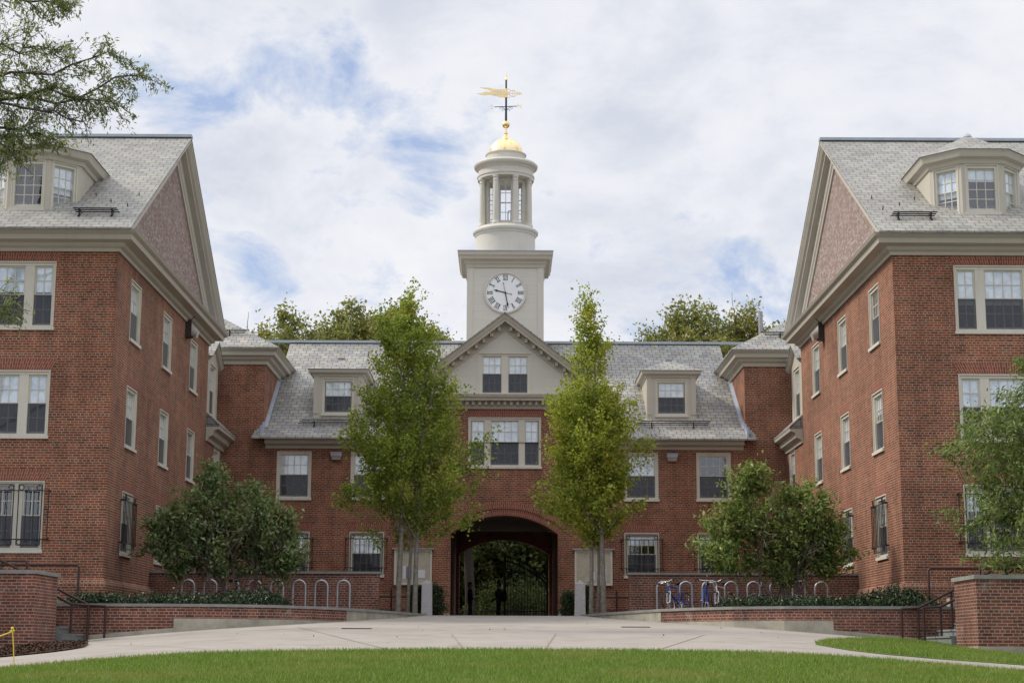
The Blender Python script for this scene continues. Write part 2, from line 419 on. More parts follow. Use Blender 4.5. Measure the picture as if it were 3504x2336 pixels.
def unit(v): return v/np.maximum(np.linalg.norm(v, axis=1, keepdims=True), 1e-9)
def leaf_verts(C, size, aspect, axis=None, spread=.8, up=.5, fold=.18):
    """C (n,3) leaf centres -> (4n,3) diamond leaves with a slight fold"""
    n = len(C); t = RNG.normal(0, 1, (n, 3))
    if axis is not None: t = axis + t*spread
    t = unit(t); nn = RNG.normal(0, 1, (n, 3)); nn[:,2] += up*2
    w = unit(np.cross(nn, t)); nr = np.cross(t, w)
    s = (size*RNG.uniform(.6, 1.3, n))[:,None]
    v = np.empty((n, 4, 3))
    v[:,0] = C - t*s*.5; v[:,2] = C + t*s*.5
    v[:,1] = C + w*s*aspect*.5 + nr*s*fold; v[:,3] = C - w*s*aspect*.5 + nr*s*fold
    return v.reshape(-1, 3)

def litter(name, pts, size, mat):
    C = np.array([(x, y, h(x, y)+z) for x, y, z in pts])
    return tag(fastmesh(name, leaf_verts(C, np.full(len(C), size), .6, None, 1, 3.0), 4, mat), kind='stuff')
mp_ = [(a, b, .03+RNG.uniform(0,.05)) for a, b in zip(RNG.uniform(-11.8,-7.75,9000), RNG.uniform(28.6,36.4,9000)) if interp(MLl, a) < b < interp(MLu, a)]
litter('mulch_chips', mp_, .07, M['mulchm'])
rf = np.random.default_rng(5)
fl = [(float(x), float(y), .012) for x, y in zip(rf.uniform(-7.5,7.5,260), rf.uniform(28,49,260)) if abs(x) < np.interp(y, [26,39,42,46,49], [8,5.0,3.7,2.8,2.2])]
litter('fallen_leaves', [q for q in fl if rf.uniform() < .06 or abs(q[0]) > np.interp(q[1], [26,39,42,46,49], [8,5.0,3.7,2.8,2.2])-.5], .05, M['dryleaf'])

def gstrip(mb, a, b, w):
    n = max(2, int(math.hypot(b[0]-a[0], b[1]-a[1])/.4)); rows = []
    dx, dy = b[0]-a[0], b[1]-a[1]; L = math.hypot(dx, dy); nx, ny = -dy/L*w/2, dx/L*w/2
    for i in range(n+1):
        x = a[0]+dx*i/n; y = a[1]+dy*i/n
        rows.append([(x+nx, y+ny, h(x+nx, y+ny)+.005), (x-nx, y-ny, h(x-nx, y-ny)+.005)])
    mb.grid(rows, 0)
mb = MB()
for a, b, w in (((-1.03,33.6),(-.6,26.7),.035),((1.03,33.9),(.62,26.6),.035),((-4.55,37.6),(-2.5,29.6),.022),((-2.5,29.6),(-1.7,26.6),.022),((0,37.6),(.03,36.0),.03),
                ((3.95,33.6),(2.38,26.9),.03),((2.3,32.4),(7.6,30.2),.02),((-7.5,32.2),(-4.6,26.9),.02),((6.9,33.6),(4.6,29.6),.018),((-2.2,48.6),(2.2,48.6),.03),((-.05,49.2),(-1.3,46.6),.02),((.05,49.2),(1.3,46.6),.02),((-3.6,41),(3.6,41),.012)):
    gstrip(mb, a, b, w)
mb.build('paving_joints', M['joint'], plaza)
for i, (a, lb) in enumerate((((-3.15,36.6),'long dark drain grate set in the paving by the shaded retaining wall on the left'),((2.95,38.2),'long dark drain grate set in the paving by the retaining wall near the bicycles'))):
    t = thing('drain_grate', lb, 'drain', (a[0], a[1], h(*a)), 0, 'drain grates in the paving')
    m2 = MB(); m2.box(-.32,.32,-.16,-.12,-.02,.012); m2.box(-.32,.32,.12,.16,-.02,.012)
    m2.build('grate_frame', M['rail'], t, True)
    m2 = MB()
    for k in range(13): m2.box(-.31+k*.05, -.29+k*.05, -.12, .12, -.02, .008)
    m2.build('grate_bars', M['iron'], t, True)

# ------------------------------------------------------------------ windows
WCACHE = {}
def window_parts(W, H, sashes, blind, grille, screen=True, rows=2, casing=.09, mull=True):
    key = (W, H, tuple(sashes), blind, grille, screen, rows)
    if key in WCACHE: return WCACHE[key]
    P = {}
    f = MB(); c = casing; y0, y1 = .03, .2
    f.box(-W/2, -W/2+c, y0, y1, 0, H); f.box(W/2-c, W/2, y0, y1, 0, H)
    f.box(-W/2+c, W/2-c, y0+.004, y1, H-.11, H); f.box(-W/2+c, W/2-c, y0+.004, y1, 0, .06)
    f.box(-W/2, -W/2+.025, -.012, y0, .0, H); f.box(W/2-.025, W/2, -.012, y0, 0, H); f.box(-W/2+.025, W/2-.025, -.012, y0, H-.03, H)
    for (a, b, k), (a2, b2, k2) in zip(sashes, sashes[1:]): f.box(b, a2, y0+.012, y1, .06, H-.11)
    if sashes[0][0] > -W/2+c+.02:
        for q in (-1, 1): f.box(min(q*(-sashes[0][0]), q*(W/2-c)), max(q*(-sashes[0][0]), q*(W/2-c)), y0+.012, y1, .06, H-.11)
    mid = H*.5; sp = MB(); gl = MB(); bl = MB(); sc = MB(); gr = MB()
    for a, b, k in sashes:
        zb, zt = .06, H-.11; s = .042
        for lo, hi, yy in (((zb, zt, .10),) if rows == 4 else ((mid-.02, zt, .09), (zb, mid+.025, .135))):
            f.box(a, a+s, yy, yy+.04, lo, hi); f.box(b-s, b, yy, yy+.04, lo, hi)
            f.box(a+s, b-s, yy, yy+.04, hi-s, hi); f.box(a+s, b-s, yy, yy+.04, lo, lo+s+(.03 if lo == zb else 0))
            xa, xb = a+s, b-s; za, zc = lo+s+(.03 if lo == zb else 0), hi-s
            for i in range(1, k): f.box(xa+(xb-xa)*i/k-.011, xa+(xb-xa)*i/k+.011, yy+.008, yy+.032, za, zc)
            for i in range(1, rows): f.box(xa, xb, yy+.010, yy+.030, za+(zc-za)*i/rows-.011, za+(zc-za)*i/rows+.011)
            gl.poly([(xa, yy+.02, za), (xb, yy+.02, za), (xb, yy+.02, zc), (xa, yy+.02, zc)])
        if blind > 0:
            z0 = zt - (zt-zb)*blind; zm = max(z0, mid)
            bl.poly([(a+.02, .128, zm), (b-.02, .128, zm), (b-.02, .128, zt), (a+.02, .128, zt)])
            if z0 < mid-.05: bl.poly([(a, .2, z0), (b, .2, z0), (b, .2, mid), (a, .2, mid)])
        if screen:
            sc.poly([(a+.005, .08, zb), (b-.005, .08, zb), (b-.005, .08, mid), (a+.005, .08, mid)])
        if grille:
            ga, gb = a-.06, b+.06; yg = -.1; n = max(3, int((gb-ga)/.16)); r = .0115
            for i in range(n+1):
                x = ga+(gb-ga)*i/n; e = i in (0, n)
                gr.tube([(x, yg, .12 if e else .27), (x, yg, H-.1 if e else H-.26)], r*1.3 if e else r, 5)
            for z in (.27, H-.26): gr.tube([(ga-.18, yg, z), (gb+.18, yg, z)], r*1.2, 5)
            for z in (.12, H-.1): gr.tube([(ga, yg, z), (gb, yg, z)], r, 5)
            for z in (.195, H-.18):
                for x in (ga+.075, gb-.075): gr.tube([(x+.065*math.cos(q*math.pi/6), yg, z+.065*math.sin(q*math.pi/6)) for q in range(12)], r*.9, 5, closed=True)
            for x in (ga-.18, gb+.18):
                if abs(x) > W/2:
                    gr.tube([(x, yg, .27), (x, yg, H-.26)], r*1.2, 5)
                    for z in (.27, H-.26): gr.bar((x, yg-.02, z), (x, .0, z), .05, .05)
    s = MB(); s.box(-W/2-.03, W/2+.03, -.06, .14, -.085, 0)
    rm = MB(); rm.poly([(-W/2-.2,.62,-.3),(W/2+.2,.62,-.3),(W/2+.2,.62,H+.3),(-W/2-.2,.62,H+.3)])  # flat sheet behind the glass, painted near-black for the room's darkness
    for n, mb, m in (('frame', f, 'cream'), ('sill', s, 'cream'), ('pane', gl, 'glass'), ('blind', bl, 'blind'), ('screen', sc, 'screen'), ('room_shade_sheet', rm, 'dark'), ('grille', gr, 'iron')):
        if mb.f:
            o = mb.build(n, M[m]); P[n] = o.data; bpy.data.objects.remove(o)
    WCACHE[key] = P
    return P
def window(parent, W, H, sashes, loc, rz, blind=.5, grille=False, screen=True, rows=2, label=None):
    P = window_parts(W, H, sashes, blind, grille, screen, rows)
    w = bpy.data.objects.new('window', P['frame']); COL.objects.link(w)
    w.parent = parent; w.location = Vector(loc) - parent.location; w.rotation_euler = (0,0,rz)
    if label: w['label'] = label
    for n in ('sill','pane','blind','screen','room_shade_sheet','grille'):
        if n in P:
            o = bpy.data.objects.new(n, P[n]); COL.objects.link(o); o.parent = w
    return w

def wall(mb, a, b, z0, z1, ops, inn, mat=0, dep=.2):
    """brick wall from plan point a to b with real openings (u0,u1,z0,z1) and reveals of depth dep"""
    a = Vector((a[0], a[1], 0)); b = Vector((b[0], b[1], 0)); L = (b-a).length; d = (b-a)/L; inn = Vector((inn[0], inn[1], 0))
    us = sorted({0, L, *[o[0] for o in ops], *[o[1] for o in ops]}); zs = sorted({z0, z1, *[o[2] for o in ops], *[o[3] for o in ops]})
    P = lambda u, z, k=0: a + d*u + inn*k + Vector((0,0,z))
    for i in range(len(us)-1):
        for j in range(len(zs)-1):
            um = (us[i]+us[i+1])/2; zm = (zs[j]+zs[j+1])/2
            if any(o[0] < um < o[1] and o[2] < zm < o[3] for o in ops): continue
            mb.poly([P(us[i],zs[j]), P(us[i+1],zs[j]), P(us[i+1],zs[j+1]), P(us[i],zs[j+1])], mat)
    for u0, u1, v0, v1 in ops:
        mb.poly([P(u0,v0), P(u0,v1), P(u0,v1,dep), P(u0,v0,dep)], mat); mb.poly([P(u1,v0), P(u1,v0,dep), P(u1,v1,dep), P(u1,v1)], mat)
        mb.poly([P(u0,v1), P(u1,v1), P(u1,v1,dep), P(u0,v1,dep)], mat); mb.poly([P(u0,v0), P(u0,v0,dep), P(u1,v0,dep), P(u1,v0)], mat)

def lintel(mb, o, d, n, u0, u1, z0, hgt, spl):
    """flat arch of soldier bricks, a few mm proud of the wall; o origin, d along, n outward"""
    o = Vector(o); d = Vector(d); n = Vector(n)*.004
    p = [o+d*u0+n+Vector((0,0,z0)), o+d*u1+n+Vector((0,0,z0)), o+d*(u1+spl)+n+Vector((0,0,z0+hgt)), o+d*(u0-spl)+n+Vector((0,0,z0+hgt))]
    N_ = 12
    for i in range(N_):
        f0, f1 = i/N_, (i+1)/N_
        a, b = p[0].lerp(p[1], f0), p[0].lerp(p[1], f1); c, e = p[3].lerp(p[2], f1), p[3].lerp(p[2], f0)
        L0, L1 = (u1-u0+spl)*f0, (u1-u0+spl)*f1
        mb.poly([a, b, c, e], 0, uv=[(0,L0),(0,L1),(hgt,L1),(hgt,L0)])

def snow_guard(parent, pa, pb, up, nrm, posts):
    m = MB(); pa = Vector(pa); pb = Vector(pb); up = Vector(up); nrm = Vector(nrm)
    for k in range(3):
        o = up*(.11*k) + nrm*(.10+.02*k)
        e = (pb-pa).normalized()*(.06*(k-1))
        m.tube([pa+o+e, pb+o+e], .019, 6)
    for t in posts:
        p = pa.lerp(pb, t); m.bar(p-nrm*.02, p+nrm*.2+up*.02, .03, .05); m.bar(p+nrm*.19+up*.02, p+up*.26, .03, .03)
        m.bar(p-up*.12+nrm*.02, p+up*.06+nrm*.02, .05, .03)
    return m.build('snow_guard', M['iron'], parent)

TRI = [(-1.26,-.77,2), (-.52,.52,4), (.77,1.26,2)]
SGL = [(-.555,.555,4)]
TW, SW = 2.70, 1.30
E_FRONT = 43.55; SL = .627; E_Z = 11.08; Y_R = 51.4; Z_R = E_Z + SL*(Y_R-E_FRONT); Y_W0, Y_W1 = 44.2, 58.4
def roofz(y): return E_Z + SL*((y if y < Y_R else 2*Y_R-y) - E_FRONT)

def wing(s, label):
    X = lambda x: s*x
    b = thing('brick_hall', label, 'building', (X(16), 51.3, .3), 0, 'brick wings facing each other across the court')
    xi, xo = 10.45, 27.0
    lw, rw = (-1, 1) if s < 0 else (1, -1)
    # walls
    mb = MB()
    cx = [13.44, 18.6, 23.6]
    rowsz = [(2.56,1.80), (5.56,1.75), (8.48,1.80)]
    ops = [(c-TW/2-xi, c+TW/2-xi, z, z+H) for c in cx for z, H in rowsz]
    wall(mb, (X(xi), Y_W0), (X(xo), Y_W0), -.4, 10.72, ops, (0,1))
    yc = [46.62, 51.15, 55.62]
    ops2 = [(y-SW/2-Y_W0, y+SW/2-Y_W0, z, z+H) for y in yc for z, H in ((2.6,1.68),(5.54,1.66),(8.52,1.68))]
    wall(mb, (X(xi), Y_W0), (X(xi), Y_W1), -.4, 11.3, ops2, (s,0))
    wall(mb, (X(xo), Y_W0), (X(xo), Y_W1), -.4, 11.3, [], (-s,0)); wall(mb, (X(xi), Y_W1), (X(xo), Y_W1), -.4, 11.3, [], (0,-1))
    mb.build('wall', M['brick'], b)
    # plinth with its moulded brick course
    mb = MB(); mb.sweep([(X(xo), Y_W0), (X(xi), Y_W0), (X(xi), Y_W1)], [(-.02,-.4),(.085,-.4),(.085,1.70),(.0,1.84),(-.02,1.84)], -1 if s > 0 else 1)
    mb.build('plinth', M['brick'], b)
    for c in cx:
        for z, H in rowsz:
            mb = MB(); lintel(mb, (X(c), Y_W0, 0), (1,0,0), (0,-1,0), -TW/2, TW/2, z+H+.002, .31, .17); mb.build('lintel', M['soldier'], b)
    for y in yc:
        for z, H in ((2.6,1.68),(5.54,1.66)):
            mb = MB(); lintel(mb, (X(xi), y, 0), (0,1,0), (-s,0,0), -SW/2, SW/2, z+H+.002, .30, .12); mb.build('lintel', M['soldier'], b)
    bf = {0: .52, 1: .5, 2: .5}
    for ci, c in enumerate(cx):
        for ri, (z, H) in enumerate(rowsz):
            window(b, TW, H, TRI, (X(c), Y_W0, z), 0, [.36, .5, .58][ri] if s > 0 else [.0, .5, .44][ri], ri == 0)
    rz = R(90) if s < 0 else R(-90)
    for yi, y in enumerate(yc):
        for ri, (z, H) in enumerate(((2.6,1.68),(5.54,1.66),(8.52,1.68))):
            window(b, SW, H, SGL, (X(xi), y, z), rz, [.5,.42,.62,.5,.34,.55,.5,.0,.46][(yi*2+ri*3+(1 if s > 0 else 0)) % 9], ri == 0)
    # cornice: eave along the front, then along the foot of the gable
    prof = [(-.02,10.55),(.06,10.55),(.07,10.63),(.16,10.68),(.2,10.76),(.44,10.80),(.47,10.92),(.56,10.98),(.6,11.05),(-.02,11.05)]
    mb = MB(); mb.sweep([(X(xo), Y_W0), (X(xi), Y_W0), (X(xi), Y_W1), (X(xo), Y_W1)], prof, -1 if s > 0 else 1)
    mb.build('cornice', M['trim'], b)
    mb = MB(); mb.sweep([(X(xi), Y_W0-.4), (X(xi), Y_W1+.4)], [(.0,11.052),(.57,11.052),(.57,11.068),(.0,11.2)], -1 if s > 0 else 1)
    mb.build('gutter_lead', M['lead'], b)
    # gable triangle and raking boards
    mb = MB(); zt = lambda y: roofz(y) - .12
    mb.poly([(X(xi), Y_W0, 11.0), (X(xi), Y_W1, 11.0), (X(xi), Y_W1, zt(Y_W1)), (X(xi), Y_R, zt(Y_R)), (X(xi), Y_W0, zt(Y_W0))])
    mb.build('gable', M['tile'], b)
    mb = MB()
    pr = [(-.02,-.90),(.05,-.90),(.06,-.80),(.10,-.74),(.11,-.46),(.28,-.42),(.29,-.36),(.36,-.30),(.42,-.2),(.455,-.15),(.455,-.075),(-.02,-.075)]
    for ya in (E_FRONT+.03, 2*Y_R-E_FRONT-.03):
        rows = []
        for i in range(25):
            y = ya + (Y_R-ya)*i/24; rows.append([(X(xi-o), y, max(11.04, roofz(y)+dz)) for o, dz in pr+pr[:1]])
        mb.grid(rows, 0, False)
    mb.build('raking_cornice', M['trim'], b)
    # roof
    mb = MB(); xe = xi-.47; xf = xo+.4; yb = 2*Y_R-E_FRONT
    mb.slab([(X(xe),E_FRONT,E_Z),(X(xf),E_FRONT,E_Z),(X(xf),Y_R,Z_R),(X(xe),Y_R,Z_R)], .07)
    mb.slab([(X(xe),yb,E_Z),(X(xe),Y_R,Z_R),(X(xf),Y_R,Z_R),(X(xf),yb,E_Z)], .07)
    roof = mb.build('roof', M['slate'], b)
    mb = MB(); mb.bar((X(xe-.01), Y_R, Z_R+.03), (X(xf), Y_R, Z_R+.03), .26, .09); mb.build('ridge_cap', M['copper'], roof, False)
    nrm = Vector((0,-SL,1)).normalized(); up = Vector((0,1,SL)).normalized()
    snow_guard(b, (X(10.55), 44.4, roofz(44.4)), (X(11.75), 44.4, roofz(44.4)), up, nrm, (.13,.87))
    for gx_, gy_ in ((10.45,45.1),(11.0,45.45),(11.55,45.95),(10.35,46.0)):
        mb = MB(); mb.tube([Vector((X(gx_), gy_, roofz(gy_))), Vector((X(gx_), gy_, roofz(gy_)))+nrm*.1, Vector((X(gx_), gy_, roofz(gy_)))+nrm*.05-up*.06], .014, 5)
        mb.build('snow_hook', M['iron'], b)
    bay(s, b, 13.17)
    bay(s, b, 21.5)
    return b

def bay(s, b, cx):
    """half-octagon dormer on the front slope of the wing roof"""
    X = lambda x: s*x
    yf = 44.85; zb = 11.78; zt = 13.42; hw = .56; a = .70
    pl = [(cx-hw-a, 48.0), (cx-hw-a, yf+a), (cx-hw, yf), (cx+hw, yf), (cx+hw+a, yf+a), (cx+hw+a, 48.0)]
    mb = MB()
    for p, q in zip(pl, pl[1:]):
        L = math.hypot(q[0]-p[0], q[1]-p[1]); d = ((q[0]-p[0])/L, (q[1]-p[1])/L); inn = (-d[1], d[0])
        op = []
        if L < 1.5: op = [(.10, L-.10, 11.93, 13.31)]
        aa, bb = (X(p[0]), p[1]), (X(q[0]), q[1])
        wall(mb, aa, bb, zb, zt, op, (s*inn[0], inn[1]), 0, .1)
        if L < 1.5:
            mx, my = (p[0]+q[0])/2, (p[1]+q[1])/2
            rz = math.atan2(q[1]-p[1], s*(q[0]-p[0])) if s > 0 else math.atan2(p[1]-q[1], s*(p[0]-q[0]))
            W = L-.20
            window(b, W, 1.38, [(-W/2+.05, W/2-.05, 3)], (X(mx), my, 11.93), rz, .62 if d[1] < -.1 else (.0 if abs(d[1]) < .1 and s < 0 else (.3 if abs(d[1]) < .1 else .9)), False, False, 4, None)
    dorm = mb.build('bay_dormer', M['trim'], b)
    mb = MB()
    sd = 1 if s > 0 else -1
    mb.sweep([(X(x), y) for x, y in pl], [(-.01,13.30),(.05,13.32),(.08,13.42),(.2,13.48),(.24,13.60),(.27,13.66),(-.01,13.66)], sd)
    mb.build('dormer_cornice', M['trim'], dorm, False)
    e = .30; o = []
    k = e*math.tan(math.pi/8)
    el = [(cx-hw-a-e, 48.4), (cx-hw-a-e, yf+a-k), (cx-hw-k, yf-e), (cx+hw+k, yf-e), (cx+hw+a+e, yf+a-k), (cx+hw+a+e, 48.4)]
    pk = (X(cx), yf+1.25, 14.52); bk = (X(cx), 49.4, 14.52)
    mb = MB(); E_ = [(X(x), y, 13.67) for x, y in el]
    for i in range(1, 4): mb.poly([E_[i], E_[i+1], pk])
    mb.poly([E_[0], E_[1], pk, bk]); mb.poly([E_[4], E_[5], bk, pk]); mb.poly(E_)
    mb.build('dormer_roof', M['slate'], dorm, False)
    mb = MB(); mb.lathe([(.16,14.45),(.12,14.52),(.05,14.57),(0,14.60)], pk[0], pk[1], 8); mb.build('roof_cap', M['copper'], dorm, False)

wing(-1, 'brick hall with slate roof rising behind the small tree branches, shaded inner wall facing right')
wing(1, 'brick hall with slate roof behind the narrow-leaved tree, brighter orange inner wall facing left')

# ------------------------------------------------------------------ central range
G = thing('gatehouse_range', 'long low brick range with slate roof, pediment and arched gateway below the clock tower', 'building', (0, 69, 1.05))
YF = 62.0; ZA, ZC, RA = 1.73, 1.73, 3.19
WX = [-7.785, -5.05, 5.05, 7.74]
mb = MB(); L0 = -12.0
ops = [(x-.64-L0, x+.64-L0, 5.53, 7.26) for x in WX] + [(x-.64-L0, x+.64-L0, 2.72, 4.30) for x in WX] + [(-1.35-L0, 1.35-L0, 6.72, 8.55), (-1.97-L0, 1.97-L0, .4, 4.95)]
bay_hw = 3.85
wall(mb, (L0, YF), (12.0, YF), .4, 7.62, [o for o in ops if o[3] < 7.6 and o[2] > .5] + [(-1.35-L0, 1.35-L0, 6.72, 7.62), (-1.97-L0, 1.97-L0, .4, 4.95)], (0,1))
wall(mb, (-bay_hw, YF), (bay_hw, YF), 7.62, 9.3, [(-1.35+bay_hw, 1.35+bay_hw, 7.62, 8.55)], (0,1))
arc = lambda r, t: (r*math.sin(t), 1.73 + r*math.cos(t))
TA = math.asin(1.97/3.19); NA = 24
ax = [arc(3.19, -TA + 2*TA*i/NA) for i in range(NA+1)]
for (x0, z0), (x1, z1) in zip(ax, ax[1:]):
    mb.poly([(x0,YF,z0),(x1,YF,z1),(x1,YF,4.95),(x0,YF,4.95)])
    mb.poly([(x0,YF,z0),(x0,YF+.7,z0),(x1,YF+.7,z1),(x1,YF,z1)])
for sx in (-1.97, 1.97): mb.poly([(sx,YF,.4),(sx,YF+.7,.4),(sx,YF+.7,4.24),(sx,YF,4.24)])
for sx in (-1, 1):   # pavilions at both ends and the court faces beside the roof
    a, e = (sx*10.45, sx*8.95)
    wall(mb, (min(a, e), YF), (max(a, e), YF), 7.62, 10.62, [], (0,1))
    wall(mb, (sx*8.95, YF), (sx*8.95, 76), 7.0, 10.62, [], (sx,0))
    wall(mb, (sx*8.95, 76), (sx*20, 76), .4, 10.62, [], (0,-1)); wall(mb, (sx*20, YF), (sx*20, 76), .4, 10.62, [], (-sx,0))
    wall(mb, (sx*10.45, YF), (sx*20, YF), .4, 10.62, [], (0,1))
    wall(mb, (sx*10.45, Y_W1), (sx*10.45, YF), .4, 7.62, [(60.15-Y_W1, 61.35-Y_W1, 5.55, 7.2), (60.15-Y_W1, 61.35-Y_W1, 2.6, 4.25)], (sx,0))
    wall(mb, (sx*bay_hw, YF), (sx*bay_hw, 66), 7.0, 9.3, [], (-sx,0))
mb.build('wall', M['brick_dark'], G)
# passage
mb = MB()
for sx in (-1, 1): mb.poly([(sx*2.15,YF+.7,.4),(sx*2.15,75.5,.4),(sx*2.15,75.5,5.25),(sx*2.15,YF+.7,5.25)]); mb.poly([(sx*1.97,YF+.7,.4),(sx*2.15,YF+.7,.4),(sx*2.15,YF+.7,5.25),(sx*1.97,YF+.7,5.25)])
mb.poly([(-1.97,YF+.702,4.2),(1.97,YF+.702,4.2),(1.97,YF+.702,5.25),(-1.97,YF+.702,5.25)]) if False else None
mb.build('passage_wall', M['brick_dark'], G)
mb = MB(); mb.poly([(-2.15,YF+.7,5.25),(2.15,YF+.7,5.25),(2.15,75.5,5.25),(-2.15,75.5,5.25)]); mb.build('passage_ceiling', M['ply'], G)
mb = MB()   # far arch and rear wall
fa = [(2.0*math.sin(-.66+1.32*i/16)/math.sin(.66), 4.25 + .65*(math.cos(-.66+1.32*i/16)-math.cos(.66))/(1-math.cos(.66))) for i in range(17)]
for y in (75.5, 76.0):
    for (x0, z0), (x1, z1) in zip(fa, fa[1:]): mb.poly([(x0,y,z0),(x1,y,z1),(x1,y,5.3),(x0,y,5.3)])
    for sx in (-1, 1): mb.poly([(sx*2.0,y,.4),(sx*2.3,y,.4),(sx*2.3,y,5.3),(sx*2.0,y,5.3)])
for (x0, z0), (x1, z1) in zip(fa, fa[1:]): mb.poly([(x0,75.5,z0),(x0,76,z0),(x1,76,z1),(x1,75.5,z1)])
for sx in (-1, 1):
    mb.poly([(sx*2.0,75.5,.4),(sx*2.0,76,.4),(sx*2.0,76,4.25),(sx*2.0,75.5,4.25)])
    wall(mb, (sx*2.3, 76), (sx*8.95, 76), .4, 7.62, [], (0,-1))
mb.poly([(-2.3,76,5.3),(2.3,76,5.3),(2.3,76,7.62),(-2.3,76,7.62)])
mb.build('rear_wall', M['brick_dark'], G)
# arch rings
mb = MB()
for r0, r1, dy, t in ((3.19,3.44,.012,TA),(3.44,3.72,.055,.675)):
    for i in range(NA):
        t0, t1 = -t+2*t*i/NA, -t+2*t*(i+1)/NA
        p = [arc(r0,t0), arc(r0,t1), arc(r1,t1), arc(r1,t0)]
        mb.poly([(x, YF-dy, z) for x, z in p], 0, uv=[(0,t0*r0),(0,t1*r0),(r1-r0,t1*r0),(r1-r0,t0*r0)])
        for q in (0, 2):
            (xa, za), (xb, zb) = p[q], p[q+1]
            mb.poly([(xa,YF-dy,za),(xb,YF-dy,zb),(xb,YF,zb),(xa,YF,za)])
    for tt in (-t, t):
        (xa, za), (xb, zb) = arc(r0,tt), arc(r1,tt)
        mb.poly([(xa,YF-dy,za),(xb,YF-dy,zb),(xb,YF,zb),(xa,YF,za)])
mb.build('arch_ring', M['soldier'], G)
for x in WX:
    mb = MB(); lintel(mb, (x, YF, 0), (1,0,0), (0,-1,0), -.64, .64, 4.302, .31, .17); mb.build('lintel', M['soldier'], G)
mb = MB(); lintel(mb, (0, YF, 0), (1,0,0), (0,-1,0), -1.35, 1.35, 8.552, .27, .10); mb.build('lintel', M['soldier'], G)
for sx in (-1, 1):
    mb = MB(); mb.box(min(sx*1.975, sx*2.32), max(sx*1.975, sx*2.32), YF-.06, YF-.003, .6, 1.36); mb.build('jamb_stone', M['concrete'], G)
G1 = [(-.52,.52,4)]
for i, x in enumerate(WX):
    window(G, 1.28, 1.73, G1, (x, YF, 5.53), 0, [.5,.5,.5,.0][i])
    window(G, 1.28, 1.58, G1, (x, YF, 2.72), 0, [.5,.5,.25,.2][i], True)
window(G, 2.70, 1.83, [(-1.24,-.75,2),(-.52,.52,4),(.75,1.24,2)], (0, YF, 6.72), 0, .5)
for sx in (-1, 1):
    rz = R(90) if sx < 0 else R(-90)
    window(G, 1.2, 1.65, [(-.5,.5,4)], (sx*10.45, 60.75, 5.55), rz, .5); window(G, 1.2, 1.65, [(-.5,.5,4)], (sx*10.45, 60.75, 2.6), rz, .5, True)
# main roof
YE, ZE, SM = 61.4, 7.72, .66; YR = 69.0
mz = lambda y: ZE + SM*(y-YE) if y > 62.1 else ZE + SM*.70*(62.1-62.1) + (y-YE)*.55 + 0
mz = lambda y: (ZE + (y-YE)*.52) if y < 62.2 else ZE + .8*.52 + SM*(y-62.2)
ZR = mz(YR)
mb = MB(); xe = 8.95; ov = 9.28
for sx in (-1, 1):
    mb.slab([(sx*ov,YE,ZE),(sx*4.05,YE,ZE),(sx*4.05,62.2,mz(62.2)),(sx*ov,62.2,mz(62.2))], .06)
    mb.slab([(sx*8.95,62.2,mz(62.2)),(sx*3.7,62.2,mz(62.2)),(sx*3.7,YR,ZR),(sx*8.95,YR,ZR)], .06)
mb.slab([(-3.7,64.0,mz(64.0)),(3.7,64.0,mz(64.0)),(3.7,YR,ZR),(-3.7,YR,ZR)], .06)
mb.slab([(-8.95,76.6,ZE),(8.95,76.6,ZE),(8.95,YR,ZR),(-8.95,YR,ZR)], .06)
main_roof = mb.build('roof', M['slate_mid'], G)
mb = MB(); mb.bar((-10.5,YR,ZR+.03),(10.5,YR,ZR+.03), .28, .1); mb.build('ridge_cap', M['copper'], main_roof)
for sx in (-1, 1):   # stepped lead flashing where the roof meets the pavilions
    mb = MB()
    for k in range(4):
        y = 61.45+.2*k
        mb.box(min(sx*8.93, sx*9.0), max(sx*8.93, sx*9.0), y, y+.2, mz(y)+.0, mz(y)+.28)
    for k in range(5): mb.box(min(sx*(8.955+.1*k-.06), sx*(8.955+.1*k+.04)), max(sx*(8.955+.1*k-.06), sx*(8.955+.1*k+.04)), 61.965, 61.995, 7.75, 8.34-.12*k)
    mb.rake((sx*8.95,62.2,mz(62.2)+.02),(sx*8.95,67.0,mz(67.0)+.02),(-sx,0,0),[(-.01,0),(.10,0.01),(.10,.03),(.015,.05),(.015,.2),(-.01,.2)])
    mb.build('flashing', M['lead'], G)
epf = [(-.02,7.38),(.05,7.40),(.06,7.5),(.24,7.54),(.28,7.64),(.5,7.66),(.53,7.71),(-.02,7.71)]
epf = [(-.02,7.36),(.05,7.36),(.06,7.48),(.30,7.51),(.33,7.55),(.33,7.64),(.52,7.67),(.56,7.74),(-.02,7.74)]
for sx in (-1, 1):
    mb = MB(); mb.sweep([(-8.86, YF), (-4.0, YF)] if sx < 0 else [(4.0, YF), (8.86, YF)], epf, 1); mb.build('eave_cornice', M['trim'], G)
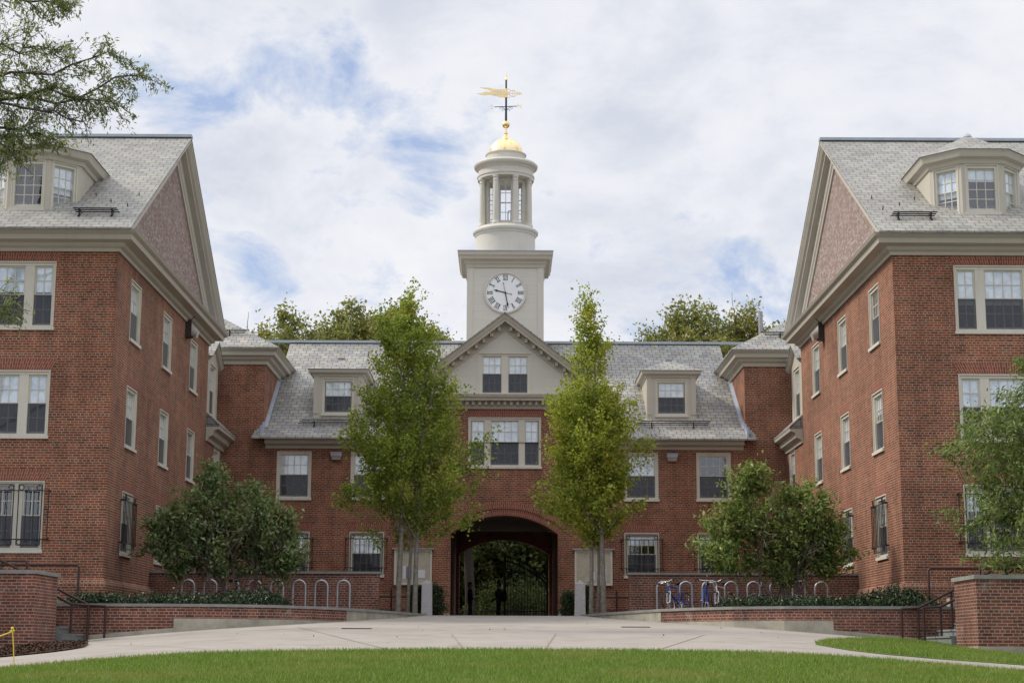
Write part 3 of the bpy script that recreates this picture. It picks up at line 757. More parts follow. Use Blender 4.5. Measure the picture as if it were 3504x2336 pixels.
# pavilion cornices and hipped roofs
for sx in (-1, 1):
    mb = MB(); path = [(sx*10.6, YF), (sx*8.95, YF), (sx*8.95, 68.0)]
    mb.sweep(path, [(-.02,10.5),(.06,10.5),(.08,10.62),(.2,10.68),(.24,10.76),(.38,10.8),(.40,10.92),(.5,11.0),(.54,11.06),(-.02,11.06)], -1 if sx > 0 else 1)
    pc = mb.build('pavilion_cornice', M['trim'], G)
    x0, x1, y0, y1, z = 8.4, 20.6, 61.45, 76.6, 11.08; yr = (y0+y1)/2; rr = (yr-y0); zr = z + .62*rr
    mb = MB()
    mb.slab([(sx*x0,y0,z),(sx*x1,y0,z),(sx*(x1),yr,zr),(sx*(x0+rr),yr,zr)], .05); mb.slab([(sx*x0,y0,z),(sx*(x0+rr),yr,zr),(sx*x0,y1,z)], .05)
    mb.slab([(sx*x0,y1,z),(sx*(x0+rr),yr,zr),(sx*x1,yr,zr),(sx*x1,y1,z)], .05)
    pr = mb.build('pavilion_roof', M['slate_mid'], G)
    nr = Vector((0,-.62,1)).normalized(); up = Vector((0,1,.62)).normalized()
    snow_guard(G, (sx*11.4,62.45,z+.62), (sx*9.75,62.45,z+.62), up, nr, (.6,))
    # short link roof with a pedimented dormer against the wing
    mb = MB(); lz = lambda x: 7.78 + .9*(x-9.98)
    mb.slab([(sx*9.98,Y_W1+.02,7.78),(sx*9.98,61.98,7.78),(sx*13.0,61.98,lz(13.0)),(sx*13.0,Y_W1+.02,lz(13.0))], .06)
    mb.poly([(sx*9.99,Y_W1+.03,7.70),(sx*13.0,Y_W1+.03,7.70),(sx*13.0,Y_W1+.03,lz(13.0)-.02)])
    mb.build('link_roof', M['slate_mid'], G)
    mb = MB(); mb.sweep([(sx*10.45, YF-.02), (sx*10.45, Y_W1+.03)] if sx > 0 else [(sx*10.45, Y_W1+.03), (sx*10.45, YF-.02)], [(-.02,7.2),(.06,7.2),(.08,7.32),(.24,7.40),(.28,7.56),(.44,7.62),(.46,7.72),(-.02,7.72)], 1)
    mb.build('link_cornice', M['trim'], G)
    mb = MB(); xf = 10.62; ya, yb = 59.35, 61.45; yc = (ya+yb)/2
    wall(mb, (sx*xf, ya), (sx*xf, yb), 8.05, 10.35, [(.42, 1.68, 8.35, 10.2)], (sx,0), 0, .1)
    for y in (ya, yb): wall(mb, (sx*xf, y), (sx*13.0, y), 8.05, 10.35, [], (0, 1 if y == ya else -1))
    mb.poly([(sx*xf,ya,10.35),(sx*xf,yb,10.35),(sx*xf,yc,11.0)])
    dm = mb.build('link_dormer', M['trim'], G)
    mb = MB()
    for y0_, y1_ in ((ya-.2, yc), (yb+.2, yc)):
        mb.rake((sx*xf,y0_,10.33-.0),(sx*xf,yc,11.05),(-sx,0,0),[(-.01,-.16),(.08,-.14),(.16,-.06),(.18,.0),(-.01,.0)])
    mb.build('dormer_pediment', M['trim'], dm)
    mb = MB()
    for y0_ in (ya-.22, yb+.22): mb.slab([(sx*(xf-.2),y0_,10.34),(sx*13.2,y0_,10.34),(sx*13.2,yc,11.07),(sx*(xf-.2),yc,11.07)], .04)
    mb.build('dormer_roof', M['slate_mid'], dm)
    window(G, 1.26, 1.85, [(-.5,.5,4)], (sx*xf, yc, 8.35), R(90) if sx < 0 else R(-90), .5)
mb = MB(); mb.tube([(9.95,64.2,12.0),(9.95,64.2,13.05)], .09, 8); mb.build('vent_pipe', M['lampgrey'], G)
# front dormers
for sx in (-1, 1):
    cx = sx*6.31; yf = 62.95; hw = .93; zb, zt = 8.55, 10.33
    mb = MB(); wall(mb, (cx-hw, yf), (cx+hw, yf), zb, zt, [(-.60+hw, .60+hw, 8.80, 10.16)], (0,1), 0, .08)
    for x in (cx-hw, cx+hw): wall(mb, (x, yf), (x, 66.5), zb, zt, [], (1 if x < cx else -1, 0))
    for x in (cx-hw+.10, cx+hw-.10): mb.box(x-.095, x+.095, yf-.03, yf-.003, zb+.25, zt)
    dm = mb.build('dormer', M['trim'], G)
    mb = MB(); mb.sweep([(cx-hw, 66.4), (cx-hw, yf), (cx+hw, yf), (cx+hw, 66.4)], [(-.01,10.2),(.04,10.22),(.06,10.3),(.18,10.35),(.21,10.46),(-.01,10.46)], 1)
    mb.build('dormer_cornice', M['trim'], dm)
    e = .24; z = 10.48; pk = (cx, yf-e+hw+e, 11.06); bk = (cx, 67.0, 11.06)
    mb = MB()
    mb.poly([(cx-hw-e,yf-e,z),(cx+hw+e,yf-e,z),pk]); mb.poly([(cx-hw-e,67,z),(cx-hw-e,yf-e,z),pk,bk]); mb.poly([(cx+hw+e,yf-e,z),(cx+hw+e,67,z),bk,pk]); mb.poly([(cx-hw-e,yf-e,z),(cx-hw-e,67,z),(cx+hw+e,67,z),(cx+hw+e,yf-e,z)])
    mb.build('dormer_roof', M['slate_mid'], dm)
    mb = MB(); mb.bar((cx, pk[1]-.1, 11.07), (cx, 67, 11.07), .28, .06); mb.build('roof_cap', M['copper'], dm)
    window(G, 1.20, 1.36, [(-.49,.49,4)], (cx, yf, 8.80), 0, .5)
    nr = Vector((0,-SM,1)).normalized(); up = Vector((0,1,SM)).normalized()
    snow_guard(G, (cx-1.35,62.35,mz(62.35)+.02), (cx+1.35,62.35,mz(62.35)+.02), up, nr, (.2,.78))
# pediment and its cross gable
mb = MB(); AZ = 12.45; PS = .775; PH = 4.15
wz = lambda x: AZ - PS*abs(x) - .1
ops = (-1.02, 1.02, 9.40, 10.98)
mb.poly([(-3.85,YF,9.3),(-1.02,YF,9.3),(-1.02,YF,wz(1.02)),(-3.85,YF,wz(3.85))]); mb.poly([(1.02,YF,9.3),(3.85,YF,9.3),(3.85,YF,wz(3.85)),(1.02,YF,wz(1.02))])
mb.poly([(-1.02,YF,9.3),(1.02,YF,9.3),(1.02,YF,9.42),(-1.02,YF,9.42)]); mb.poly([(-1.02,YF,10.98),(1.02,YF,10.98),(1.02,YF,wz(1.02)),(0,YF,wz(0)),(-1.02,YF,wz(1.02))])
mb.build('tympanum', M['clap'], G)
window(G, 2.04, 1.56, [(-.84,-.13,3),(.13,.84,3)], (0, YF, 9.42), 0, .5)
mb = MB()
for sx in (-1, 1):
    mb.rake((sx*PH,YF,AZ-PS*PH),(0,YF,AZ),(0,-1,0),[(-.02,-.62),(.04,-.62),(.05,-.50),(.05,-.34),(.40,-.33),(.41,-.25),(.44,-.20),(.48,-.07),(.52,-.03),(-.02,-.03)])
    for k in range(13):
        x = .22+.285*k; z = AZ - PS*x - .43
        mb.box(sx*x-.055, sx*x+.055, YF-.25, YF-.05, z-.06, z+.09)
mb.build('raking_cornice', M['trim'], G)
mb = MB(); mb.sweep([(-3.85,66),(-3.85,YF),(3.85,YF),(3.85,66)], [(-.02,8.86),(.06,8.86),(.06,8.97),(.06,9.13),(.38,9.14),(.39,9.22),(.44,9.25),(.48,9.36),(-.02,9.38)], 1)
k = -3.75
while k < 3.8:
    mb.box(k-.052, k+.052, YF-.24, YF-.055, 8.99, 9.128); k += .2345
mb.build('cornice', M['trim'], G)
mb = MB()
for sx in (-1, 1): mb.slab([(sx*(PH+.06),YF-.54,AZ-PS*(PH+.06)),(0,YF-.54,AZ),(0,68.5,AZ),(sx*(PH+.06),68.5,AZ-PS*(PH+.06))], .04)
mb.build('gable_roof', M['slate_mid'], G)

# ------------------------------------------------------------------ clock tower
T = thing('clock_tower', 'cream wooden clock tower with round colonnaded lantern and gilded dome above the pediment', 'tower', (0, 69, 11.5))
TC = 69.0; tw = 1.55
mb = MB(); mb.box(-tw, tw, TC-tw, TC+tw, 11.2, 15.8); mb.build('tower_base', M['clap'], T)
for sx in (-1, 1):
    for sy in (-1, 1):
        mb = MB(); x = sx*(tw-.10); y = TC+sy*(tw-.10); mb.box(x-.125, x+.125, y-.125, y+.125, 11.2, 15.62); mb.build('corner_board', M['tower'], T)
sq = [(-tw,TC+tw),(-tw,TC-tw),(tw,TC-tw),(tw,TC+tw)]
mb = MB(); mb.sweep(sq, [(-.02,15.5),(.05,15.5),(.07,15.62),(.12,15.66),(.14,15.76),(.30,15.82),(.33,15.92),(.38,15.97),(.40,16.10),(-.02,16.14)], 1, closed=True); mb.build('tower_cornice', M['trim'], T)
mb = MB(); mb.sweep(sq, [(-.02,16.142),(.41,16.11),(.42,16.15),(-.02,16.24)], 1, closed=True); mb.poly([(-tw,TC-tw,16.2),(tw,TC-tw,16.2),(tw,TC+tw,16.2),(-tw,TC+tw,16.2)]); mb.build('cornice_lead', M['lead'], T)
mb = MB(); mb.lathe([(1.25,16.15),(1.25,17.12),(1.28,17.15),(1.30,17.22),(1.37,17.27),(1.385,17.34),(1.35,17.40),(1.30,17.43),(1.2,17.5),(.0,17.52)], 0, TC, 48); mb.build('drum', M['tower'], T)
mb = None
for k in range(8):
    t = R(22.5+45*k); x = 1.06*math.cos(t); y = TC+1.06*math.sin(t); mb = MB()
    mb.lathe([(.165,17.5),(.165,17.57),(.15,17.6),(.135,17.66),(.13,18.0),(.128,18.5),(.112,19.36),(.13,19.38),(.13,19.41),(.115,19.43),(.115,19.48),(.15,19.53),(.155,19.60)], x, y, 14)
    mb.build('column', M['tower'], T)
lr = .76
octp = [(lr/math.cos(R(22.5))*math.cos(R(22.5+45*k)), TC + lr/math.cos(R(22.5))*math.sin(R(22.5+45*k))) for k in range(8)]
fr = MB(); gl = MB()
for k in range(8):
    p, q = Vector((*octp[k],0)), Vector((*octp[(k+1) % 8],0)); d = (q-p).normalized(); L = (q-p).length
    fr.bar(p+Vector((0,0,17.5)), p+Vector((0,0,19.6)), .15, .15, (d.x,d.y,0))
    for z, hh in ((17.62,.2),(19.52,.16)): fr.bar(p+Vector((0,0,z)), q+Vector((0,0,z)), .06, hh)
    for z in (18.06,18.46,18.9): fr.bar(p+Vector((0,0,z)), q+Vector((0,0,z)), .03, .025)
    fr.bar((p+q)/2+Vector((0,0,17.7)), (p+q)/2+Vector((0,0,19.46)), .025, .03, (d.x,d.y,0))
    a, b_ = p+d*.06, q-d*.06
    gl.poly([a+Vector((0,0,17.7)), b_+Vector((0,0,17.7)), b_+Vector((0,0,19.46)), a+Vector((0,0,19.46))])
lf = fr.build('lantern_frame', M['tower'], T); gl.build('lantern_glass', M['glass_clear'], lf)
mb = MB(); mb.tube([(.1,TC,17.55),(.1,TC,18.25),(.12,TC,18.32),(.2,TC,18.32),(.22,TC,18.25),(.22,TC,17.55)], .02, 6); mb.build('lantern_rail', M['navy'], lf)
mb = MB(); mb.lathe([(0,19.58),(.9,19.58),(1.19,19.60),(1.19,19.70),(1.22,19.72),(1.22,19.79),(1.17,19.81),(1.17,20.0),(1.20,20.02),(1.22,20.07),(1.32,20.13),(1.355,20.19),(1.36,20.25),(1.30,20.30),(1.28,20.33),(.8,20.42)], 0, TC, 56); mb.build('entablature', M['tower'], T)
mb = MB(); mb.lathe([(.83,20.38),(.83,20.68),(.87,20.71),(.88,20.75),(.78,20.79),(.5,20.8)], 0, TC, 48); mb.build('attic_ring', M['white'] if False else M['tower'], T)
mb = MB(); mb.lathe([(.735*math.cos(R(a)), 20.76+.75*math.sin(R(a))) for a in range(0, 86, 5)], 0, TC, 48)
def goldmat():
    m = N('gilded_dome')
    f = m.noise(3.5, 6, .7, dist=1.5)
    m.base(m.mix((.98,.78,.44), (.34,.26,.16), m.ramp(f, [(.57,(0,0,0)),(.66,(.85,.85,.85))])))
    m.b.inputs['Metallic'].default_value = 1.0; m.l(m.ramp(m.noise(6,4), [(.3,(.22,.22,.22)),(.7,(.42,.42,.42))]), m.b.inputs['Roughness'])
    m.bump(m.noise(4,3), .25, .03); return m.mat
M['dome'] = goldmat()
mb.build('dome', M['dome'], T)
# clock
cy = TC-tw; cz = 14.45
mb = MB(); n = 64; rg = .80; CK = None
rows = []
for r, y in ((.885,-.0),(.885,-.05),(.86,-.075),(.80,-.075),(.785,-.045),(.785,-.012)):
    rows.append([(r*math.cos(2*math.pi*k/n), cy+y, cz+r*math.sin(2*math.pi*k/n)) for k in range(n)])
mb.grid(rows, 0, True, True); clock = mb.build('clock', M['tower'], T)
mb = MB(); mb.poly([(.79*math.cos(2*math.pi*k/n), cy-.014, cz+.79*math.sin(2*math.pi*k/n)) for k in range(n)]); mb.build('dial', M['white'], clock)
NUM = ['XII','I','II','III','IIII','V','VI','VII','VIII','IX','X','XI']
for i, s_ in enumerate(NUM):
    mb = MB(); t = R(90-30*i); er = Vector((math.cos(t),0,math.sin(t))); et = Vector((math.sin(t),0,-math.cos(t)))
    wd = {'I':.055,'V':.105,'X':.105}; tot = sum(wd[c] for c in s_); u = -tot/2; o = Vector((0,cy-.02,cz))
    r0, r1 = .53, .735
    for c in s_:
        w = wd[c]; m_ = u+w/2
        P = lambda a, r: o + er*r + et*a
        if c == 'I': mb.bar(P(m_,r0), P(m_,r1), .022, .008, (0,1,0))
        elif c == 'V':
            mb.bar(P(m_-.035,r1), P(m_,r0), .024, .008, (0,1,0)); mb.bar(P(m_+.035,r1), P(m_+.004,r0), .014, .008, (0,1,0))
        else:
            mb.bar(P(m_-.035,r1), P(m_+.035,r0), .024, .008, (0,1,0)); mb.bar(P(m_+.035,r1), P(m_-.035,r0), .014, .0085, (0,1,0))
        u += w
    for r in (r0, r1): mb.bar(o+er*r-et*(tot/2), o+er*r+et*(tot/2), .012, .007, (0,1,0))
    mb.build('numeral', M['clockblack'], clock)
def hand(name, ang, L, w, tail, yy):
    t = R(90-ang); er = Vector((math.cos(t),0,math.sin(t))); et = Vector((math.sin(t),0,-math.cos(t))); o = Vector((0,yy,cz)); m_ = MB()
    pts = [(-w*.45,0),(-w*.4,L*.62),(-w*.9,L*.74),(-w*.35,L*.86),(0,L),(w*.35,L*.86),(w*.9,L*.74),(w*.4,L*.62),(w*.45,0)]
    f = [o+et*a+er*b_ for a, b_ in pts]; g = [p+Vector((0,.01,0)) for p in f]
    m_.poly(f); m_.poly(g[::-1])
    for i in range(len(f)): m_.poly([f[i], f[(i+1) % len(f)], g[(i+1) % len(f)], g[i]])
    m_.bar(o, o-er*tail, .014, .01, (0,1,0)); m_.bar(o-er*(tail-.05), o-er*tail, .03, .012, (0,1,0))
    m_.build(name, M['clockblack'], clock)
hand('hour_hand', 284, .50, .05, .28, cy-.035); hand('minute_hand', 169, .66, .045, .42, cy-.05)
mb = MB(); mb.tube([(0,cy-.065,cz),(0,cy-.02,cz)], .035, 12); mb.build('hub', M['clockblack'], clock)
# weathervane
W = thing('weathervane', 'gilded banner weathervane with arrow and compass arms on the dome top', 'weathervane', (0, TC, 21.5))
mb = MB(); mb.lathe([(.16,21.49),(.13,21.55),(.07,21.62),(.06,21.68),(.075,21.71),(.075,21.75),(.045,21.78),(.04,21.98)], 0, TC, 16); mb.build('stem', M['gold'], W)
mb = MB(); mb.ball((0,TC,22.13), .165, 20); mb.build('ball', M['gold'], W)
mb = MB(); mb.tube([(0,TC,22.28),(0,TC,22.9),(0,TC,24.1)], [.052,.045,.036], 8); mb.build('pole', M['navy'], W)
mb = MB(); mb.lathe([(0,24.06),(.06,24.1),(.065,24.14),(.035,24.2),(.02,24.26),(.035,24.29),(.02,24.32),(.0,24.56)], 0, TC, 12); mb.build('finial', M['gold'], W)
zc = 23.52; mb = MB()
out = [(-.03,.19),(-.3,.18),(-.55,.20),(-.75,.25),(-.95,.255),(-1.12,.27),(-1.0,.215),(-.8,.18),(-.62,.09),(-.68,.06),(-.85,.07),(-1.02,.02),(-1.24,-.01),(-1.1,-.06),(-.9,-.085),(-.68,-.06),(-.45,-.12),(-.2,-.18),(-.03,-.19)]
top = [o for o in out]
def plate(mb, tri, y0, y1):
    for q in tri:
        mb.poly([(x, y0, zc+z) for x, z in q]); mb.poly([(x, y1, zc+z) for x, z in q][::-1])
plate(mb, [[out[0],out[1],out[2],out[15],out[16],out[17],out[18]], [out[2],out[8],out[9],out[15]][:4], [out[2],out[3],out[7],out[8]], [out[3],out[4],out[6],out[7]], [out[4],out[5],out[6]], [out[9],out[10],out[14],out[15]], [out[10],out[11],out[13],out[14]], [out[11],out[12],out[13]]], TC-.008, TC+.008)
for i in range(len(out)):
    (xa, za), (xb, zb) = out[i], out[(i+1) % len(out)]
    mb.poly([(xa,TC-.008,zc+za),(xb,TC-.008,zc+zb),(xb,TC+.008,zc+zb),(xa,TC+.008,zc+za)])
mb.tube([(0,TC,zc-.2),(0,TC,zc+.2)], .055, 10)
ban = mb.build('banner', M['gold'], W)
def letters(name, txt, loc, size, parent, mat, flip=False):
    c = bpy.data.curves.new(name, 'FONT'); c.body = txt; c.size = size; c.align_x = 'CENTER'; c.align_y = 'CENTER'; c.extrude = .006
    o = bpy.data.objects.new(name, c); COL.objects.link(o); bpy.context.view_layer.update()
    me = bpy.data.meshes.new_from_object(o.evaluated_get(bpy.context.evaluated_depsgraph_get())); bpy.data.objects.remove(o)
    sx = -1 if flip else 1
    for v in me.vertices:
        x, y, z = v.co; v.co = (loc[0]+sx*x, loc[1]+z, loc[2]+y)
    me.materials.clear(); me.materials.append(mat); return link(name, me, parent) if parent is None else _lp(name, me, parent)
def _lp(name, me, parent):
    o = bpy.data.objects.new(name, me); COL.objects.link(o); o.parent = parent
    p = parent
    while p.parent is not None: p = p.parent
    o.matrix_parent_inverse = Matrix.Translation(-p.location) @ Matrix.Translation((0,0,0)) if parent.parent is None else Matrix.Identity(4)
    return o
letters('date_letters', '1952', (-.30, TC-.013, zc), .27, ban, M['white'], True)
mb = MB()
mb.tube([(.04,TC,zc),(.52,TC,zc)], .011, 6)
for sz in (-1, 1):
    mb.tube([(.05+.0*q, TC, zc+sz*.18) if q == 0 else (.11+.075*math.cos(R(150-30*q)), TC, zc+sz*(.12+.075*math.sin(R(150-30*q)))) for q in range(11)], .011, 6)
    mb.tube([(.12,TC,zc+sz*.03),(.2,TC,zc+sz*.1),(.27,TC,zc+sz*.15),(.36,TC,zc+sz*.14),(.44,TC,zc+sz*.07),(.52,TC,zc+sz*.01)], .012, 6)
    mb.tube([(.31+.05*math.cos(R(-60+36*q)), TC, zc+sz*(.06+.05*math.sin(R(-60+36*q)))) for q in range(9)], .009, 6)
for yy in (-.008, .008): mb.poly([(.51,TC+yy,zc+.085),(.69,TC+yy,zc),(.51,TC+yy,zc-.085),(.545,TC+yy,zc)])
mb.build('arrow', M['gold'], W)
mb = MB(); mb.tube([(-.5,TC,22.91),(.48,TC,22.95)], .017, 6); mb.tube([(.03,TC-.5,22.93),(-.03,TC+.5,22.93)], .017, 6)
for sx in (-1, 1):
    for sc, cx_, cz_ in ((.05,.22,22.86),(.045,.12,22.78)):
        mb.tube([(sx*(cx_+sc*math.cos(R(200-30*q))), TC, cz_+sc*math.sin(R(200-30*q))) for q in range(11)], .009, 5)
    mb.tube([(sx*.04,TC,22.78),(sx*.1,TC,22.87),(sx*.18,TC,22.91)], .009, 5)
arms = mb.build('compass_arms', M['navy'], W)
letters('letter_north', 'N', (.58, TC, 22.95), .26, W, M['gold']); letters('letter_south', 'S', (-.60, TC, 22.9), .26, W, M['gold'])

# ------------------------------------------------------------------ terraces, retaining walls, stairs
RW = [(10.75,39.3),(9.2,39.2),(7.6,39.25),(6.5,39.45),(5.4,40.05),(4.6,41.15),(3.93,42.5),(3.05,45.7),(2.5,48.3),(2.28,49.6)]
ZT = 1.035
def bed(s, label):
    mb = MB()
    pts = [(s*x, y+.1) for x, y in RW] + [(s*2.28, 61.98), (s*10.43, 61.98), (s*10.43, 44.15), (s*16, 44.15), (s*16, 40.3), (s*10.75, 40.3)]
    mb.poly([(x, y, ZT) for x, y in (pts if s > 0 else pts)])
    return tag(mb.build('planting_bed', M['soil']), kind='structure')
bed(-1, ''); bed(1, '')
def retaining(s, label):
    t = thing('retaining_wall', label, 'wall', (s*6, 41, .4), 0, 'curved brick retaining walls beside the paving')
    P = [(s*x, y) for x, y in RW]; sd = 1 if s > 0 else -1
    # body of brick, cut along its length; concrete takes over near the gateway
    k = [i for i in range(len(RW)) if RW[i][0] >= 3.9]
    mb = MB(); rows = []
    def back(i):
        a = Vector(P[max(0,i-1)]); b = Vector(P[min(len(P)-1,i+1)]); d = (b-a).normalized(); n_ = Vector((-d.y, d.x)); n_ = n_ if n_.y > 0 else -n_
        return Vector(P[i]) + n_*.34
    B = [back(i) for i in range(len(P))]
    for i in range(len(P)-1):
        if RW[i+1][0] < 3.9: break
        u0 = sum(math.dist(P[j], P[j+1]) for j in range(i)); u1 = u0 + math.dist(P[i], P[i+1])
        mb.poly([(*P[i],-.2),(*P[i+1],-.2),(*P[i+1],.985),(*P[i],.985)], 0, uv=[(u0,-.2),(u1,-.2),(u1,.985),(u0,.985)])
    mb.poly([(*P[0],-.2),(*P[0],.985),(*B[0],.985),(*B[0],-.2)])
    mb.build('brickwork', M['brick_low'], t)
    mb = MB()
    n_out = lambda i: (Vector(P[i])-B[i]).normalized()
    for i in range(len(P)-1):
        if RW[i][0] > 7.65: continue
        o0, o1 = n_out(i)*.014, n_out(i+1)*.014
        full = RW[i+1][0] < 3.9
        z0 = z1 = .985 if full else .72
        a = Vector(P[i])+o0; b = Vector(P[i+1])+o1
        mb.poly([(*a,-.3),(*b,-.3),(*b,z1),(*a,z0)]); mb.poly([(*a,z0),(*b,z1),(*(b-o1*4),z1),(*(a-o0*4),z0)])
        if RW[i][0] > 7.5: mb.poly([(*a,-.3),(*a,z0),(*(a-o0*2),z0),(*(a-o0*2),-.3)])
        if full and RW[i][0] >= 3.9: mb.poly([(*a,.5),(*a,z0),(*(a-o0*2),z0),(*(a-o0*2),.5)])
    for i in range(len(P)-1):
        if RW[i+1][0] < 7.5: break
        o0, o1 = n_out(i)*.02, n_out(i+1)*.02; a = Vector(P[i])+o0; b = Vector(P[i+1])+o1
        za = h(*P[i])+.10; zb_ = h(*P[i+1])+.10
        mb.poly([(*a,-.3),(*b,-.3),(*b,zb_),(*a,za)]); mb.poly([(*a,za),(*b,zb_),(*(b-o1*2),zb_),(*(a-o0*2),za)])
    mb.build('concrete_footing', M['concrete'], t)
    mb = MB(); mb.sweep(P, [(.045,.988),(.045,1.055),(-.36,1.055),(-.36,.988)], -sd); mb.build('coping', M['bluestone'], t)
retaining(-1, 'long low curved brick retaining wall left of the gateway, iron stair rails at its far left end')
retaining(1, 'long low curved brick retaining wall right of the gateway, in front of the parked bicycles')

def low_wall(s, label):
    t = thing('rack_wall', label, 'wall', (s*7, 50, 1), 0, 'brick walls behind the bicycle racks')
    mb = MB(); a, b = sorted((s*3.68, s*10.44)); mb.box(a, b, 50.0, 50.3, .9, 2.23); mb.build('brickwork', M['brick_low'], t)
    mb = MB(); a, b = sorted((s*3.63, s*10.445)); mb.box(a, b, 49.95, 50.35, 2.232, 2.30); mb.build('coping', M['bluestone'], t)
low_wall(-1, 'straight brick wall with white stains behind the left empty bicycle rack')
low_wall(1, 'straight brick wall behind the bicycles in the right rack')

def stairs(s, label, lab2, lab3):
    x0 = 10.05 if s < 0 else 9.72; y0, y1 = (36.4, 38.25) if s < 0 else (34.9, 36.6); zt = 1.60 if s < 0 else 1.50
    t = thing('stair_cheek_wall', lab2, 'wall', (s*13, 37, 0), 0, 'brick blocks flanking the side stairs')
    mb = MB(); a, b = sorted((s*x0, s*17)); mb.box(a, b, y0, y1, -.5, zt); mb.build('brickwork', M['brick_low'], t)
    mb = MB(); a, b = sorted((s*(x0-.05), s*17.05)); mb.box(a, b, y0-.05, y1+.05, zt+.002, zt+.085); mb.build('coping', M['bluestone'], t)
    mb = MB(); a, b = sorted((s*(x0-.03), s*17)); mb.box(a, b, y0-.03, y1+.03, -.6, h(s*10.2,y0)+.16 if s > 0 else h(s*10,y0)+.02); mb.build('footing', M['concrete'], t)
    t = thing('stone_stairs', label, 'stairs', (s*11, 38.7, .2), 0, 'side stairs up to the brick halls')
    yb = 39.75; ys = y1+.055
    for k in range(6):
        xa = 9.62+.36*k + (.0 if s < 0 else .0); z = h(s*9.6,38.7)+.155*(k+1)
        mb = MB(); a, b = sorted((s*xa, s*17)); mb.box(a, b, ys, yb, z-.155 if k else -.3, z-.04)
        a, b = sorted((s*(xa-.03), s*17)); mb.box(a, b, ys, yb, z-.038, z); mb.build('step', M['stepstone'], t)
    mb = MB(); a, b = sorted((s*10.3, s*17)); mb.box(a, b, yb+.003, yb+.3, -.2, .99)
    a, b = sorted((s*10.6, s*17)); mb.box(a, b, yb+.6, yb+.9, 1.0, 1.28); mb.build('side_wall', M['concrete'], t)
    t = thing('stair_railing', lab3, 'railing', (s*9.5, 38.6, .25), 0, 'dark iron railings of the side stairs')
    mb = MB(); r = .03
    for y, xs_ in ((38.35 if s < 0 else 37.9, 9.36), (39.02, 9.13)):
        xe = 16.0
        xk = xs_+.38; zk = 1.01; g = h(s*9.2, y)
        tp = [(s*xs_, y, zk-.02), (s*xk, y, zk), (s*(xk+2.05), y, zk+1.0), (s*(xk+2.9), y, zk+1.02)]
        mb.tube(tp, r, 8); mb.tube([(s*xs_, y, zk-.02), (s*xs_, y, g-.05)], r*.9, 8); mb.tube([(s*xk, y, zk), (s*xk, y, g-.05)], r*.9, 8)
        mb.tube([(s*(xk+.78), y, zk+.38), (s*(xk+.78), y, .5)], r*.9, 8); mb.tube([(s*(xk+2.05), y, zk+1.0), (s*(xk+2.05), y, .9)], r*.9, 8)
        for q in range(3): mb.tube([(s*(xk+2.3+.22*q), y, zk+1.0), (s*(xk+2.3+.22*q), y, .9)], r*.8, 6)
    mb.tube([(s*9.65, 38.95, 1.86+.03), (s*9.7,38.95,1.9), (s*15, 38.95, 1.9)] if False else [(s*10.35,41.3,1.02),(s*10.35,41.3,1.98),(s*10.40,41.3,2.03),(s*16,41.3,2.03)], r, 8)
    mb.tube([(s*11.5,40.9,1.02),(s*11.5,40.9,2.05),(s*11.55,40.9,2.10),(s*16,40.9,2.10)], r, 8)
    mb.build('rails', M['rail'], t)
stairs(-1, 'grey stone steps behind the left brick block', 'brick block with stone cap beside the brown mulch, at the left edge', 'dark iron handrail on the steps by the brown mulch')
stairs(1, 'stone steps partly hidden behind the right brick block above the grass bank', 'brick block with stone cap standing in the green grass, at the right edge', 'dark iron handrail on the steps above the grass bank')

# ------------------------------------------------------------------ small things on the court
def granite_post(loc, label):
    t = thing('bollard', label, 'bollard', loc, R(3), 'granite bollards flanking the gateway path')
    mb = MB(); a = .165; b = .15
    lo = [(-a,-a,-.2),(a,-a,-.2),(a,a,-.2),(-a,a,-.2)]; hi = [(-b,-b,.96),(b,-b,.96),(b,b,.96),(-b,b,.96)]
    mb.grid([lo, hi], 0, False, True)
    for i in range(4): mb.poly([hi[i], hi[(i+1) % 4], (0,0,1.075)])
    mb.build('post', M['granite'], t, True); return t
B1 = granite_post((-2.27, 50.0, 1.0), 'square granite bollard with pointed top left of the gateway path')
dup(B1, (2.24, 50.0, 1.0), 'square granite bollard with pointed top right of the gateway path', R(-4))

def notice(x, label, papers):
    t = thing('notice_board', label, 'notice board', (x, 61.9, 2.37), 0, 'notice boards beside the arch')
    mb = MB(); mb.box(-.66,.66,.0,.09,0,1.28); mb.build('back_board', M['board'], t, True)
    mb = MB()
    for a in ((-.69,-.62,0,1.28),(.62,.69,0,1.28),(-.62,.62,1.21,1.28),(-.62,.62,0,.07)): mb.box(a[0],a[1],-.03,.085,a[2],a[3])
    mb.build('frame', M['cream'], t, True)
    mb = MB(); mb.box(-.76,.76,-.10,.09,1.282,1.33); mb.build('hood', M['lampgrey'], t, True)
    for k, (a, b, c, d, m) in enumerate(papers):
        mb = MB(); mb.box(a, b, -.012, -.004, c, d); mb.build('poster', M[m], t, True)
notice(-3.33, 'cream notice board left of the arch, a blue poster and white sheets pinned low', [(.16,.44,.25,.55,'paper'),(-.24,-.05,.22,.66,'paper_blue'),(-.36,-.26,.22,.68,'paper'),(-.58,-.42,.1,.6,'paper')])
notice(3.27, 'cream notice board right of the arch, two white sheets pinned low', [(.12,.46,.15,.62,'paper'),(-.08,.04,.2,.5,'paper'),(-.56,-.32,.3,.9,'board')])

